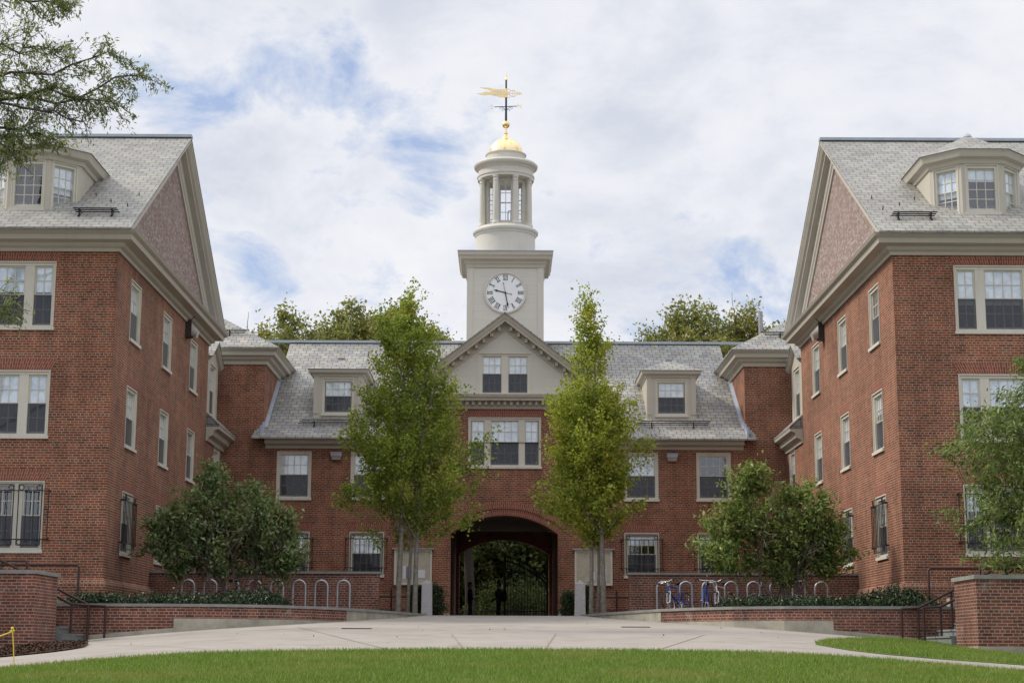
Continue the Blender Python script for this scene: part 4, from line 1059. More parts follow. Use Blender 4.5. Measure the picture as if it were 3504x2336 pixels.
def wall_lamp(x, label):
    t = thing('wall_lamp', label, 'lamp', (x, YF, 6.92), 0, 'wall lamps under the central eaves')
    mb = MB(); mb.box(-.205,.205,-.22,-.003,.14,.29); mb.box(-.22,.22,-.24,-.003,.275,.30); mb.build('housing', M['lampgrey'], t, True)
    mb = MB(); mb.grid([[(-.19,-.20,.14),(.19,-.20,.14),(.19,-.02,.14),(-.19,-.02,.14)],[(-.16,-.15,0.01),(.16,-.15,0.01),(.16,-.02,0.01),(-.16,-.02,0.01)]], 0, False, True); mb.poly([(-.16,-.15,0.01),(.16,-.15,0.01),(.16,-.02,0.01),(-.16,-.02,0.01)]); mb.build('lens', M['lens'], t, True); return t
w1 = wall_lamp(-6.22, 'grey box wall lamp under the eave left of the arch, beside the lone facade window')
dup(w1, (6.2, YF, 6.92), 'grey box wall lamp under the eave right of the arch, between two facade windows')
def flood(s, label):
    t = thing('flood_lamp', label, 'lamp', (s*10.45, 54.15, 10.1), R(90) if s < 0 else R(-90), 'flood lamps under the gable cornices')
    mb = MB(); mb.box(-.17,.17,-.20,-.003,-.05,.52); mb.build('housing', M['lampdark'], t, True)
    mb = MB(); mb.grid([[(-.16,-.2,.42),(.16,-.2,.42),(.16,-.2,0),(-.16,-.2,0)],[(-.15,-.42,.18),(.15,-.42,.18),(.15,-.34,-.06),(-.15,-.34,-.06)]], 0, True, True); mb.poly([(-.15,-.42,.18),(.15,-.42,.18),(.15,-.34,-.06),(-.15,-.34,-.06)]); mb.build('lens', M['lens'], t, True)
    mb = MB(); mb.tube([(0,-.10,.5),(.05,-.2,.62),(.1,-.5,.86)], .012, 5); mb.build('cable', M['iron'], t, True)
flood(-1, 'dark flood lamp high on the left hall, below the gable cornice'); flood(1, 'dark flood lamp high on the right hall, below the gable cornice')

def rack(x0, x1, n, label):
    t = thing('bike_rack', label, 'bike rack', ((x0+x1)/2, 48.8, 1.03), 0, 'wave shaped bicycle racks')
    mb = MB(); pts = []; sp = (x1-x0)/(n-1); r1 = .178; r2 = sp/2-r1; zt, zb = 1.985-r1, 1.13+r2
    for i in range(n):
        c = x0+sp*i
        if i == 0: pts.append((c-r1, 48.8, .9))
        pts += [(c-r1, 48.8, zb+.0 if i else 1.2)]
        pts += [(c-r1*math.cos(R(a)), 48.8, zt+r1*math.sin(R(a))) for a in range(0, 181, 20)]
        if i < n-1: pts += [(c+r1, 48.8, zb)] + [(c+r1+r2-r2*math.cos(R(a)), 48.8, zb-r2*math.sin(R(a))) for a in range(20, 180, 20)]
        else: pts += [(c+r1, 48.8, .9)]
    mb.tube(pts, .032, 10); mb.build('tube', M['steel'], t)
    mb = MB(); mb.lathe([(.08,1.04),(.08,1.055),(.033,1.06)], x0-r1, 48.8, 12); mb.lathe([(.08,1.04),(.08,1.055),(.033,1.06)], x1+r1, 48.8, 12); mb.build('foot_plate', M['steel'], t)
rack(-9.08, -4.61, 8, 'wave shaped grey steel bicycle rack behind the dark leafy tree, nearly empty')
rack(4.58, 9.13, 8, 'wave shaped grey steel bicycle rack with several bicycles leaning in it')

def bike(label, loc, rz, lean, fm, steer=0, fork='chrome', basket=False):
    t = thing('bicycle', label, 'bicycle', loc, rz, 'bicycles parked in the racks'); t.rotation_euler = (lean, 0, rz)
    m = MB(); BBp = (-.07,0,.29); ST = (-.21,0,.78); H1 = (.34,0,.83); H0 = (.37,0,.68); RH = (-.51,0,.335); FH = (.52,0,.335)
    for a, b, r in ((BBp,ST,.02),(ST,H1,.019),(BBp,H0,.024),(H0,H1,.024)): m.tube([a,b], r, 8)
    for y in (-.045,.045):
        m.tube([(BBp[0],y*.7,BBp[2]),(RH[0],y*1.3,RH[2])], .011, 6); m.tube([(ST[0]+.02,y*.5,ST[2]-.08),(RH[0],y*1.3,RH[2])], .010, 6)
    m.build('frame', M[fm], t, True)
    m = MB()
    for y in (-.055,.055): m.tube([(.375,y,.66),(.40,y,.60),(FH[0],y,FH[2])], .015, 6)
    m.tube([(.375,-.06,.66),(.375,.06,.66)], .016, 6); m.build('fork', M[fork], t, True)
    m = MB(); m.tube([(.34,0,.83),(.33,0,.93)], .016, 6); m.tube([(.37,0,.95),(.33,0,.94)], .016, 6)
    cs, sn = math.cos(steer), math.sin(steer)
    m.tube([(.37+.02*sn+.0*cs-.31*sn*-1*-1, -.31, .98),(.37,-.12,.955),(.37,.12,.955),(.37+.31*sn*0, .31, .98)], .014, 6)
    m.build('handlebar', M['chrome'], t, True)
    m = MB()
    for y in (-1, 1): m.tube([(.37,y*.20,.967),(.37,y*.32,.982)], .02, 8)
    m.build('grip', M['black'], t, True)
    m = MB(); m.tube([(-.21,0,.78),(-.245,0,.90)], .014, 6)
    m.tube([(-.40,0,.925),(-.34,0,.935),(-.24,0,.93),(-.12,0,.92),(-.10,0,.915)], [.03,.075,.06,.025,.01], 10); m.build('saddle', M['black'], t, True)
    m = MB(); m.tube([(-.07,.05,.29),(-.07,.065,.29)], .09, 16); m.tube([(-.07,.08,.29),(.05,.085,.17)], .012, 6); m.tube([(-.07,-.06,.29),(-.19,-.065,.41)], .012, 6)
    m.box(.02,.10,.09,.17,.155,.18); m.box(-.24,-.15,-.16,-.07,.40,.425); m.build('crank', M['chrome'], t, True)
    for cxp in (-.51,.52):
        m = MB(); c = (cxp,0,.335)
        m.tube([(c[0]+.298*math.cos(R(a)),0,c[2]+.298*math.sin(R(a))) for a in range(0,360,12)], .012, 6, closed=True)
        for k in range(18):
            a = R(20*k); m.tube([(c[0]+.02*math.cos(a+.9*(-1)**k),.025*(-1)**k,c[2]+.02*math.sin(a+.9*(-1)**k)),(c[0]+.29*math.cos(a),0,c[2]+.29*math.sin(a))], .0026, 3)
        m.tube([(c[0],-.05,c[2]),(c[0],.05,c[2])], .02, 8)
        wq = m.build('wheel', M['chrome'], t, True)
        m = MB(); m.tube([(c[0]+.322*math.cos(R(a)),0,c[2]+.322*math.sin(R(a))) for a in range(0,360,12)], .020, 8, closed=True); m.build('tyre', M['rubber'], wq, True)
    return t
zg = ZT + .005
bike('blue and silver bicycle leaning at the gateway end of the right rack', (5.05,48.55,zg), R(-128), R(14), 'blue', 0, 'whitebike')
bike('bright blue bicycle with upright handlebar, seen end on in the right rack', (5.74,48.5,zg), R(-100), R(-4), 'blue', 0, 'blue')
bike('pale blue and white bicycle half hidden by the low shrubs, third from the gateway', (6.38,48.75,zg), R(-122), R(10), 'whitebike', 0, 'whitebike')
bike('dark green bicycle turned sideways in the right rack beside the shrub stems', (7.75,48.9,zg), R(168), R(6), 'teal')
bike('dark blue bicycle behind the shrub stems near the far right end of the rack', (8.55,48.7,zg), R(-100), R(5), 'blue', 0, 'redenamel')
bike('dark red bicycle behind the stems of the dark leafy tree in the left rack', (-7.5,48.7,zg), R(15), R(6), 'redenamel')

def area_rail(s, label):
    t = thing('area_railing', label, 'railing', (s*3.3, 55, 1), 0, 'low iron railings by the notice boards')
    mb = MB()
    for x in (3.62,2.85): mb.tube([(s*x,54.6,1.0),(s*x,54.6,1.95 if x > 3 else 1.72)], .03, 8)
    mb.tube([(s*4.3,54.6,1.72),(s*2.85,54.6,1.72)], .03, 8); mb.tube([(s*4.3,54.6,1.3),(s*2.85,54.6,1.3)], .02, 8)
    mb.build('rails', M['rail'], t)
area_rail(-1, 'low dark iron railing below the notice board with the blue poster'); area_rail(1, 'low dark iron railing right of the right-hand tree trunks')

# yellow stake and rope
t = thing('rope_stake', 'thin yellow stake with a yellow rope at the bottom left corner of the lawn', 'stake', (-6.62, 23.2, h(-6.62,23.2)))
mb = MB(); mb.tube([(0,0,-.1),(-.03,0,.3),(-.06,0,.54)], .008, 6); mb.build('stake', M['yellow'], t, True)
mb = MB(); mb.ball((-.06,0,.545), .022, 8); mb.tube([(-.09,0,.50),(-.05,.02,.53),(-.03,-.02,.505)], .012, 6); mb.build('knot', M['yellow'], t, True)
mb = MB(); mb.tube([(-.06-.12*i, .02*i, .50-.045*i+.0021*i*i) for i in range(14)], .009, 6); mb.build('rope', M['yellow'], t, True)

# ------------------------------------------------------------------ gate at the far end of the passage
t = thing('iron_gate', 'black iron gate leaf with sloping curved top at the far end of the arched passage', 'gate', (1.0, 75.2, 1.05))
mb = MB(); yg = 75.2
top = lambda x: 4.15 - 1.05*((x)/1.95)**1.6
mb.bar((.03,yg,1.0),(.03,yg,4.2),.10,.10,(0,1,0)); mb.bar((1.92,yg,1.0),(1.92,yg,4.1),.09,.09,(0,1,0))
for off in (0,.2): mb.tube([(x*.1, yg, top(x*.1)-off) for x in range(0,20)], .035, 6)
for z in (1.2,1.75): mb.tube([(0,yg,z),(1.92,yg,z)], .03, 6)
mb.build('gate_frame', M['iron'], t)
mb = MB()
for k in range(1,15): mb.tube([(.03+k*.126,yg,1.1),(.03+k*.126,yg,top(.03+k*.126))], .016, 5)
mb.build('bars', M['iron'], t)
t = thing('iron_fence', 'low black iron fence seen through the arch beyond the two people', 'fence', (-.8, 79, 1.0))
mb = MB()
for z in (1.15,1.85): mb.tube([(-3.2,79,z),(3.2,79,z)], .022, 6)
for k in range(46): mb.tube([(-3.2+k*.142,79,1.0),(-3.2+k*.142,79,1.97)], .013, 5)
mb.build('fence_panel', M['iron'], t)

# ------------------------------------------------------------------ people in the passage
def skin_body(name, J, E, mats, face_mat, parent):
    me = bpy.data.meshes.new(name); ks = list(J)
    me.from_pydata([J[k][0] for k in ks], [], []) ; me.edges.add(len(E))
    for i, (a, b) in enumerate(E): me.edges[i].vertices = (ks.index(a), ks.index(b))
    me.update(); o = bpy.data.objects.new(name, me); COL.objects.link(o)
    o.modifiers.new('s', 'SKIN'); sv = me.skin_vertices[0].data
    for i, k in enumerate(ks):
        r = J[k][1]; sv[i].radius = r if isinstance(r, tuple) else (r, r); sv[i].use_root = (k == 'pelvis'); sv[i].use_loose = False
    mo = o.modifiers.new('u', 'SUBSURF'); mo.levels = 2; mo.render_levels = 2
    bpy.context.view_layer.update()
    nm = bpy.data.meshes.new_from_object(o.evaluated_get(bpy.context.evaluated_depsgraph_get())); bpy.data.objects.remove(o)
    nm.materials.clear()
    for m_ in mats: nm.materials.append(m_)
    for p in nm.polygons: p.material_index = face_mat(p.center); p.use_smooth = True
    o = bpy.data.objects.new(name, nm); COL.objects.link(o); o.parent = parent; return o
def person(label, loc, rz, arms, mats, fm, bulk=1.0):
    """figure faces local +x"""
    t = thing('person', label, 'person', loc, rz, 'two people talking in the passage')
    J = {'pelvis':((0,0,.93),(.14*bulk,.16*bulk)),'waist':((.0,0,1.08),(.115*bulk,.145*bulk)),'chest':((.01,0,1.30),(.13*bulk,.17*bulk)),'neckbase':((-.01,0,1.45),(.07,.10)),'neck':((.0,0,1.51),.052),'head':((.02,0,1.60),(.088,.075)),'crown':((.01,0,1.69),(.085,.072)),
         'nose':((.115,0,1.60),.016)}
    E_ = [('pelvis','waist'),('waist','chest'),('chest','neckbase'),('neckbase','neck'),('neck','head'),('head','crown'),('head','nose')]
    for sd, nm in ((1,'l'),(-1,'r')):
        fx_ = .05*sd
        J.update({nm+'hip':((0,.095*sd,.88),.10),nm+'knee':((.02+fx_*.5,.10*sd,.49),.062),nm+'calf':((-.01+fx_,.10*sd,.34),.06),nm+'ankle':((-.03+fx_,.10*sd,.09),.042),nm+'heel':((-.05+fx_,.10*sd,.045),.042),nm+'toe':((.15+fx_,.12*sd,.035),.036)})
        E_ += [('pelvis',nm+'hip'),(nm+'hip',nm+'knee'),(nm+'knee',nm+'calf'),(nm+'calf',nm+'ankle'),(nm+'ankle',nm+'heel'),(nm+'heel',nm+'toe')]
        el, wr = arms[sd]; sh = Vector((0,.205*sd,1.40)); el = Vector(el); wr = Vector(wr); d = (wr-el).normalized()
        J.update({nm+'sh':(tuple(sh),.062),nm+'el':(tuple(el),.043),nm+'wr':(tuple(wr),.030),nm+'palm':(tuple(wr+d*.06),(.036,.020))})
        E_ += [('neckbase',nm+'sh'),(nm+'sh',nm+'el'),(nm+'el',nm+'wr'),(nm+'wr',nm+'palm')]
        sdv = d.cross(Vector((0,sd,0))).normalized() if abs(d.y) < .8 else Vector((0,0,1))
        cu = Vector((0,-sd,0))
        for q in range(4):
            off = sdv*(.03-.02*q); L = (.036,.042,.039,.03)[q]
            a = wr+d*.095+off; b = a+d*L+cu*.012; c = b+d*L*.6+cu*.025
            for w, pt in (('a',a),('b',b),('c',c)): J[nm+'f%d'%q+w] = (tuple(pt), .0085)
            E_ += [(nm+'palm',nm+'f%da'%q),(nm+'f%da'%q,nm+'f%db'%q),(nm+'f%db'%q,nm+'f%dc'%q)]
        a = wr+d*.04+sdv*.035; b = a+d*.03+sdv*.015+cu*.01
        J[nm+'t1'] = (tuple(a), .010); J[nm+'t2'] = (tuple(b), .009); E_ += [(nm+'palm',nm+'t1'),(nm+'t1',nm+'t2')]
    skin_body('body', J, E_, mats, fm, t)
    m = MB(); m.grid([[(.005+.098*math.sin(R(v))*math.cos(R(u))-.012, .084*math.sin(R(v))*math.sin(R(u)), 1.655+.115*math.cos(R(v))) for u in range(0,360,20)] for v in (0,20,40,60,78)], 0, True, True)
    m.grid([[(-.03-.075*math.cos(R(u)), .086*math.sin(R(u)), z) for u in range(-80,81,20)] for z in (1.68,1.62,1.55)], 0, True); m.build('hair', M['hair'], t, True)
    for sd in (-1,1):
        m = MB(); m.ball((.088,.031*sd,1.625), .012, 8); m.build('eye', M['black'], t, True)
        m = MB(); m.ball((.01,.082*sd,1.60), .026, 8, 0, 1.3); m.build('ear', M['skin'], t, True)
    m = MB(); m.bar((.103,-.02,1.558),(.103,.02,1.558),.008,.008); m.build('mouth', M['redenamel'], t, True)
    return t
def fm1(c):
    if c.z > 1.47: return 0
    if c.z < .09: return 3
    if c.z < .97 and abs(c.y) < .2 and c.x < .22: return 2
    if c.x > .12 and c.z < 1.25 and c.z > .8: return 0
    return 1
def fm2(c):
    if c.z > 1.47: return 0
    if c.z < .09: return 3
    if c.x > .30: return 0
    if c.z < .70: return 2
    return 1
zp = 1.092
person('person in a dark t-shirt and jeans standing in profile, forearms held forward', (-1.42,71.0,zp), R(4), {1:((.0,.25,1.12),(.22,.17,1.03)), -1:((.02,-.25,1.12),(.24,-.16,1.0))}, [M['skin'],M['shirt'],M['denim'],M['black']], fm1)
person('person in a grey coat carrying a dark backpack, facing the one in the t-shirt', (-.22,71.0,zp), R(176), {1:((-.02,.26,1.12),(.20,.19,.99)), -1:((.0,-.26,1.12),(.24,-.18,1.05))}, [M['skin'],M['coat'],M['coat'],M['black']], fm2, 1.22)
t = thing('backpack', 'dark backpack hanging on the back of the person in the grey coat', 'backpack', (-.13,71.0,zp+.98))
mb = MB(); mb.grid([[(.13+.11*math.cos(R(u))*w*1.1, .17*math.sin(R(u))*w, z) for u in range(0,360,20)] for z, w in ((-.05,.2),(-.03,.8),(.05,1.0),(.2,1.02),(.36,.9),(.44,.6),(.46,.1))], 0, True, True); mb.build('bag', M['black'], t, True)
mb = MB()
for sd in (-1,1): mb.tube([(.04,.11*sd,.0),(-.05,.17*sd,.06),(-.22,.15*sd,.2),(-.24,.12*sd,.36),(-.10,.11*sd,.50),(.05,.09*sd,.42)], .016, 6)
mb.build('strap', M['black'], t, True)

# ------------------------------------------------------------------ vegetation
def outline_r(tab, z):
    """tab rows (z, left, right) -> extents at height z"""
    zs = [r[0] for r in tab]
    return np.interp(z, zs, [r[1] for r in tab]), np.interp(z, zs, [r[2] for r in tab])

def crown_clumps(tab, ax, ay, n, depth=.9, core=.25, seed=1, gap=.0, gscale=1.2, wob=.22):
    """clump centres inside an uneven crown; extents are measured from the axis"""
    rg = np.random.default_rng(seed); z0, z1 = tab[0][0], tab[-1][0]; out = []
    zz = np.linspace(z0, z1, 60); wd = np.array([sum(np.abs(outline_r(tab, z))) for z in zz])**1.3 + .02; cdf = np.cumsum(wd)/wd.sum()
    tries = 0
    while len(out) < n and tries < n*30:
        tries += 1
        z = np.interp(rg.uniform(), cdf, zz); l, r = outline_r(tab, z); a = rg.uniform(0, 2*np.pi)
        half = (r-l)/2; mid = (r+l)/2
        q = math.sqrt(rg.uniform(core**2, 1)); wv = 1 + wob*noise.noise((math.cos(a)*1.6+seed, math.sin(a)*1.6, z*1.1))
        x = ax + mid + half*q*wv*math.cos(a); y = ay + half*depth*q*wv*math.sin(a)
        if gap and noise.noise((x*gscale+seed*3.1, y*gscale, z*gscale)) < -.6+gap: continue
        out.append((x, y, z, math.cos(a)*q, math.sin(a)*q))
    return np.array(out)

def clump_leaves(cl, per, rad, lsize, aspect, mat, name, parent, elong=2.0, lift=1.2, out=1.0, spread=.8, up=.5, droop=0):
    k = len(cl); C = np.repeat(cl[:,:3], per, 0); D = np.stack([cl[:,3]*out, cl[:,4]*out, np.full(k, lift)], 1) + RNG.normal(0, .35, (k, 3))
    D = unit(D); Dr = np.repeat(D, per, 0)
    sc = np.repeat(RNG.uniform(.6, 1.35, k), per)[:,None]
    P = C + RNG.normal(0, 1, C.shape)*rad*sc*.62 + Dr*(RNG.uniform(-1, 1, (len(C),1))*rad*elong*sc)
    axd = Dr*.6; axd[:,2] -= droop
    return fastmesh(name, leaf_verts(P, np.full(len(P), lsize), aspect, axd, spread, up), 4, mat, parent, True if parent is None else False)

def grow(mb, p, d, L, r, lev, tips, rg, bend=.25, split=(3,4), ang=.6, shrink=.62, up=.1, seg=5, nf=6):
    """branching limb: tapered tube that splits; collects twig points for the leaves"""
    pts = [Vector(p)]; d = Vector(d).normalized()
    for i in range(seg):
        d = (d + Vector(rg.normal(0, bend, 3))*.5 + Vector((0,0,up))).normalized(); pts.append(pts[-1] + d*L/seg)
    mb.tube(pts, [r*(1-.55*i/seg) for i in range(seg+1)], max(4, nf), caps=False)
    if lev <= 1:
        for i, q in enumerate(pts[1:]): tips.append((q, d))
    if lev == 0: return
    for k in range(int(rg.integers(split[0], split[1]+1))):
        f = rg.uniform(.35, 1.0) if k else 1.0; i = min(seg, max(1, int(f*seg)))
        nd = (d + Vector(rg.normal(0, ang, 3))).normalized()
        grow(mb, pts[i], nd, L*shrink*rg.uniform(.75, 1.2), r*.5, lev-1, tips, rg, bend, split, ang, shrink, up, max(3, seg-1), nf-1)

def ztab(rows, base_y, scale, xaxis):   # helper: heights ascending
    return sorted(rows)

# the two planted maples (three slim stems each)
def maple(name_label, stems, tab, ax, ay, mat, seed, nc=430, low=()):
    t = thing('maple_tree', name_label, 'tree', (ax, ay, 1.0), 0, 'young upright trees by the gateway')
    tr = MB(); rg = np.random.default_rng(seed)
    for i, (x, y, r, topz, lean) in enumerate(stems):
        n = 10; pts = []; 
        for k in range(n+1):
            f = k/n; pts.append((x + lean*f**1.5 + .05*math.sin(3*f+i), y + .06*math.sin(4*f+2*i), .98 + (topz-.98)*f))
        tr.tube(pts, [r*(1.15 if k == 0 else 1)*(1-.8*(k/n)**1.2) for k in range(n+1)], 10)
        for q in range(17):
            f = rg.uniform(.30, .92); k = int(f*n); p = Vector(pts[k]); a = rg.uniform(0, 2*math.pi)
            l, rr = outline_r(tab, p.z+1.0); reach = abs(rr-l)/2*rg.uniform(.45, .8)
            e = p + Vector((math.cos(a)*reach, math.sin(a)*reach*.9, rg.uniform(.9, 1.9)))
            m_ = p.lerp(e, .5) + Vector((math.cos(a)*.08, math.sin(a)*.08, -.12))
            tr.tube([p, p.lerp(m_, .5)+Vector((0,0,-.02)), m_, e], [r*.42*(1-f*.4), r*.3*(1-f*.4), r*.2, .006], 6, caps=False)
    tr.build('trunk', M['bark'], t)
    cl = crown_clumps(tab, ax, ay, nc, .9, .2, seed, .26, 1.1, .45)
    if len(low): cl = np.vstack([cl, np.array(low)])
    clump_leaves(cl, 84, .165, .092, .8, mat, 'crown', t, 2.4, 1.1, 1.0, .9, .6)
def slim(tab, f): return [(z, l*f, r*f) for z, l, r in tab]
def dy(rows, ax, base, k):      # photo outline rows (height px above base, left px, right px) into metres
    return sorted([((b)/k+base, l/k, r/k) for b, l, r in rows])
K51 = 75.7
LA = [(745,-16,14),(710,-34,30),(660,-54,50),(610,-68,72),(560,-80,90),(510,-105,118),(460,-100,122),(410,-140,140),(360,-130,160),(310,-120,140),(260,-152,145),(220,-66,120),(185,-36,70),(160,-18,24)]
low_a = [(-3.03+x, 51+y, z, .9 if x > 0 else -.9, 0) for x, y, z in ((1.6,-.1,3.75),(1.85,-.2,3.85),(2.1,-.1,3.95),(1.9,.1,4.05),(2.25,-.1,5.2),(2.05,0,5.6),(2.35,-.1,6.1),(2.5,-.1,6.45),(-1.9,0,4.4),(-1.7,.1,4.3),(-1.0,-.2,3.35),(-.8,-.1,3.3),(-1.85,-.1,6.2),(.9,0,3.4),(1.25,0,3.55))]
maple('mid green tree with three pale trunks, left of the arch, rounded broad crown', [(-3.19,51,.085,9.4,.25),(-2.95,51.2,.055,8.0,.5),(-2.72,51.05,.078,8.6,.45)], slim(dy(LA,0,1.15,K51), .93), -3.03, 51.1, M['maple'], 3, 440, low_a)
LB = [(725,-22,-12),(690,-38,4),(640,-48,22),(590,-58,38),(550,-62,44),(510,-85,70),(460,-122,95),(410,-132,112),(360,-132,114),(310,-120,100),(260,-140,96),(210,-92,62),(175,-30,26)]
low_b = [(2.75+x, 51+y, z, .9 if x > 0 else -.9, 0) for x, y, z in ((-1.75,-.1,4.6),(-1.6,-.2,4.4),(-1.4,0,4.25),(-1.2,-.1,4.1),(1.5,-.1,6.1),(1.7,0,6.0),(1.35,0,4.35),(1.2,.1,4.25))]
maple('yellower green tree with three pale trunks, right of the arch, narrow spire on top', [(2.62,51.1,.07,8.8,-.1),(2.80,51.3,.05,8.0,.15),(2.95,51.0,.085,9.2,-.15)], slim(dy(LB,0,1.15,K51), .88), 2.75, 51.1, M['maple2'], 5, 410, low_b)

# broad dark shrubs by the racks
def shrub_tree(label, ax, ay, stems, tab, mat, seed, nc, lsize=.14):
    t = thing('shrub_tree', label, 'shrub', (ax, ay, 1.0), 0, 'broad shrubs in the planting beds')
    tr = MB(); rg = np.random.default_rng(seed); tips = []
    for x, dx, dyy, r, L in stems:
        grow(tr, (ax+x, ay+.1*rg.normal(), .95), (dx, dyy, 1.0), L, r, 3, tips, rg, .2, (3,4), .5, .6, .05, 5, 7)
    tr.build('trunk', M['bark_red'], t)
    cl = np.vstack([crown_clumps(tb, ax, ay, int(nc*f*.85), .72, .2, seed+q, .26, 1.2, .6) for q, (f, tb) in enumerate(tab)])
    clump_leaves(cl, 36, .15, lsize, .42, mat, 'crown', t, 1.9, .6, 1.2, .8, .9, .1)
K45 = 85.0
lobe = lambda c, z0, z1, w: dy([(z0, c-w*.55, c+w*.55), (z0+(z1-z0)*.3, c-w, c+w), (z0+(z1-z0)*.65, c-w*.85, c+w*.85), (z0+(z1-z0)*.88, c-w*.5, c+w*.5), (z1, c-10, c+10)], 0, 1.15, K45)
LC = [(.30, lobe(-52, 120, 318, 88)), (.28, lobe(52, 115, 272, 92)), (.24, lobe(-128, 75, 215, 75)), (.26, lobe(118, 80, 215, 72)), (.20, lobe(0, 75, 200, 110))]
shrub_tree('wide dark green shrub with red-brown stems beside the left hall, before the bike rack', -7.45, 45.6, [(-.25,-.35,0,.055,1.6),(-.05,.05,.1,.06,1.7),(.2,.5,-.1,.05,1.6),(.05,.25,.2,.045,1.8),(.3,.7,0,.04,1.5)], LC, M['magnolia'], 9, 470, .15)
LD = [(.24, lobe(-72, 140, 325, 70)), (.32, lobe(52, 110, 282, 80)), (.30, lobe(-118, 85, 222, 92)), (.24, lobe(92, 85, 190, 55)), (.26, lobe(0, 62, 230, 70))]
shrub_tree('bright leafy shrub with two rounded tops beside the right hall, before the bicycles', 7.62, 45.6, [(-.12,-.35,0,.055,1.9),(.05,.1,.1,.06,1.6),(.18,.45,-.1,.05,1.6),(.0,-.1,.2,.045,1.9)], LD, M['magnolia2'], 14, 450, .14)

# narrow-leaved tree at the right edge
t = thing('willowy_tree', 'light green narrow-leaved tree at the right edge, before the right hall', 'tree', (12.6, 37.6, .2))
tr = MB(); rg = np.random.default_rng(21); tips = []
tr.tube([(12.6,37.6,-.2),(12.55,37.6,1.5),(12.45,37.55,3.2),(12.4,37.5,5.6)], [.12,.10,.08,.04], 10)
for k in range(11):
    z = rg.uniform(1.8, 4.6); a = rg.uniform(math.pi*.6, math.pi*1.5) if k < 7 else rg.uniform(0, 6.28)
    grow(tr, (12.55-.02*z,37.55,z), (math.cos(a), math.sin(a)*.7, .25), 1.2, .035, 2, tips, rg, .3, (3,4), .55, .65, .04, 5, 6)
tr.build('trunk', M['bark_red'], t)
LEt = sorted([(zz_, l/101, r/101) for zz_, l, r in ((6.5,-55,60),(6.1,-75,80),(5.75,-125,110),(5.2,-175,130),(4.75,-215,150),(4.25,-165,150),(3.75,-180,160),(3.3,-205,160),(2.95,-222,160),(2.6,-150,150),(2.2,-165,140),(1.9,-140,110))])
cl = crown_clumps(LEt, 12.2, 37.6, 420, .8, .15, 22, .2, 1.1, .6)
clump_leaves(cl, 60, .15, .14, .30, M['willowleaf'], 'crown', t, 2.2, .25, 1.6, .55, .5, .55)

# honey locust whose limbs reach in at the upper left
t = thing('locust_tree', 'feathery tree reaching in from the upper left corner with thin dark limbs', 'tree', (-16.5, 37.0, 0))
tr = MB(); rg = np.random.default_rng(33); tips = []
tr.tube([(-16.5,37,-.4),(-16.3,37,3),(-15.9,37.2,6.5),(-15.4,37.4,10),(-15.0,37.5,13),(-14.8,37.6,16)], [.3,.25,.21,.17,.12,.06], 10)
limbs = [((-15.4,37.4,12.2),(-12.2,37.8,12.95),(-10.4,38,12.75),(-8.5,38,13.35)), ((-15.2,37.4,12.4),(-12.4,37.8,13.2),(-11.0,38.0,13.3),(-9.1,38.1,14.0)), ((-15.0,37.4,12.8),(-12.6,37.8,13.6),(-11.6,38,14.0),(-10.6,38.2,14.05)),
         ((-15.6,37.4,11.3),(-12.6,37.9,12.2),(-11.3,38,12.1),(-10.5,38,11.75)), ((-15.6,37.3,11.0),(-12.6,37.8,11.9),(-11.9,38,11.7),(-11.2,38,11.5)), ((-15.7,37.2,6.6),(-13.2,37.6,7.8),(-12.2,37.8,7.9),(-11.35,37.9,7.6)),
         ((-14.9,37.5,14),(-12.6,37.8,15.2),(-11.4,38,15.25),(-10.3,38.1,15.15)), ((-15.3,37.3,12.0),(-12.2,37.6,12.6),(-10.9,37.5,12.5),(-9.55,37.4,11.95)), ((-15.2,37.4,12.0),(-12.2,37.7,12.5),(-10.6,37.8,12.9),(-9.0,38,12.75))]
for li, L in enumerate(limbs):
    P = [Vector(p) for p in L]; P = [P[0]] + [q + Vector((-.28,0,.0)) for q in P[1:]]; pts = []
    for i in range(13):
        f = i/12*3; k = min(2, int(f)); q = f-k
        pts.append(P[k].lerp(P[k+1], q) + Vector(rg.normal(0, .07, 3)))
    tr.tube(pts, [.05*(1-.85*i/12)+.009 for i in range(13)], 6, caps=False)
    bare = li == 7
    for i in range(4, 13):
        if i < 6: continue
        for k in range(4 if not bare else 2):
            d = (pts[i]-pts[i-1]).normalized() + Vector(rg.normal(0, .55, 3)) + Vector((0,0,-.05))
            grow(tr, pts[i], d, rg.uniform(.45, .85)*(1.0 if i < 11 else .7), .013, 1, tips if not bare else [], rg, .5, (2,3), .7, .6, -.03, 4, 4)
tr.build('trunk', M['bark_dark'], t)
TP = np.array([tuple(p) for p, d in tips]); TD = np.array([tuple(d) for p, d in tips])
reps = 5; C = np.repeat(TP, reps, 0) + RNG.normal(0, .06, (len(TP)*reps, 3)); A_ = np.repeat(TD, reps, 0)*.5; A_[:,2] -= .35
keep = RNG.uniform(0, 1, len(C)) < .8
C = C[keep]; A_ = A_[keep]
V1 = leaf_verts(C, np.full(len(C), .13), .28, A_, .6, .8, .10)
fastmesh('crown', V1, 4, M['locust'], t)

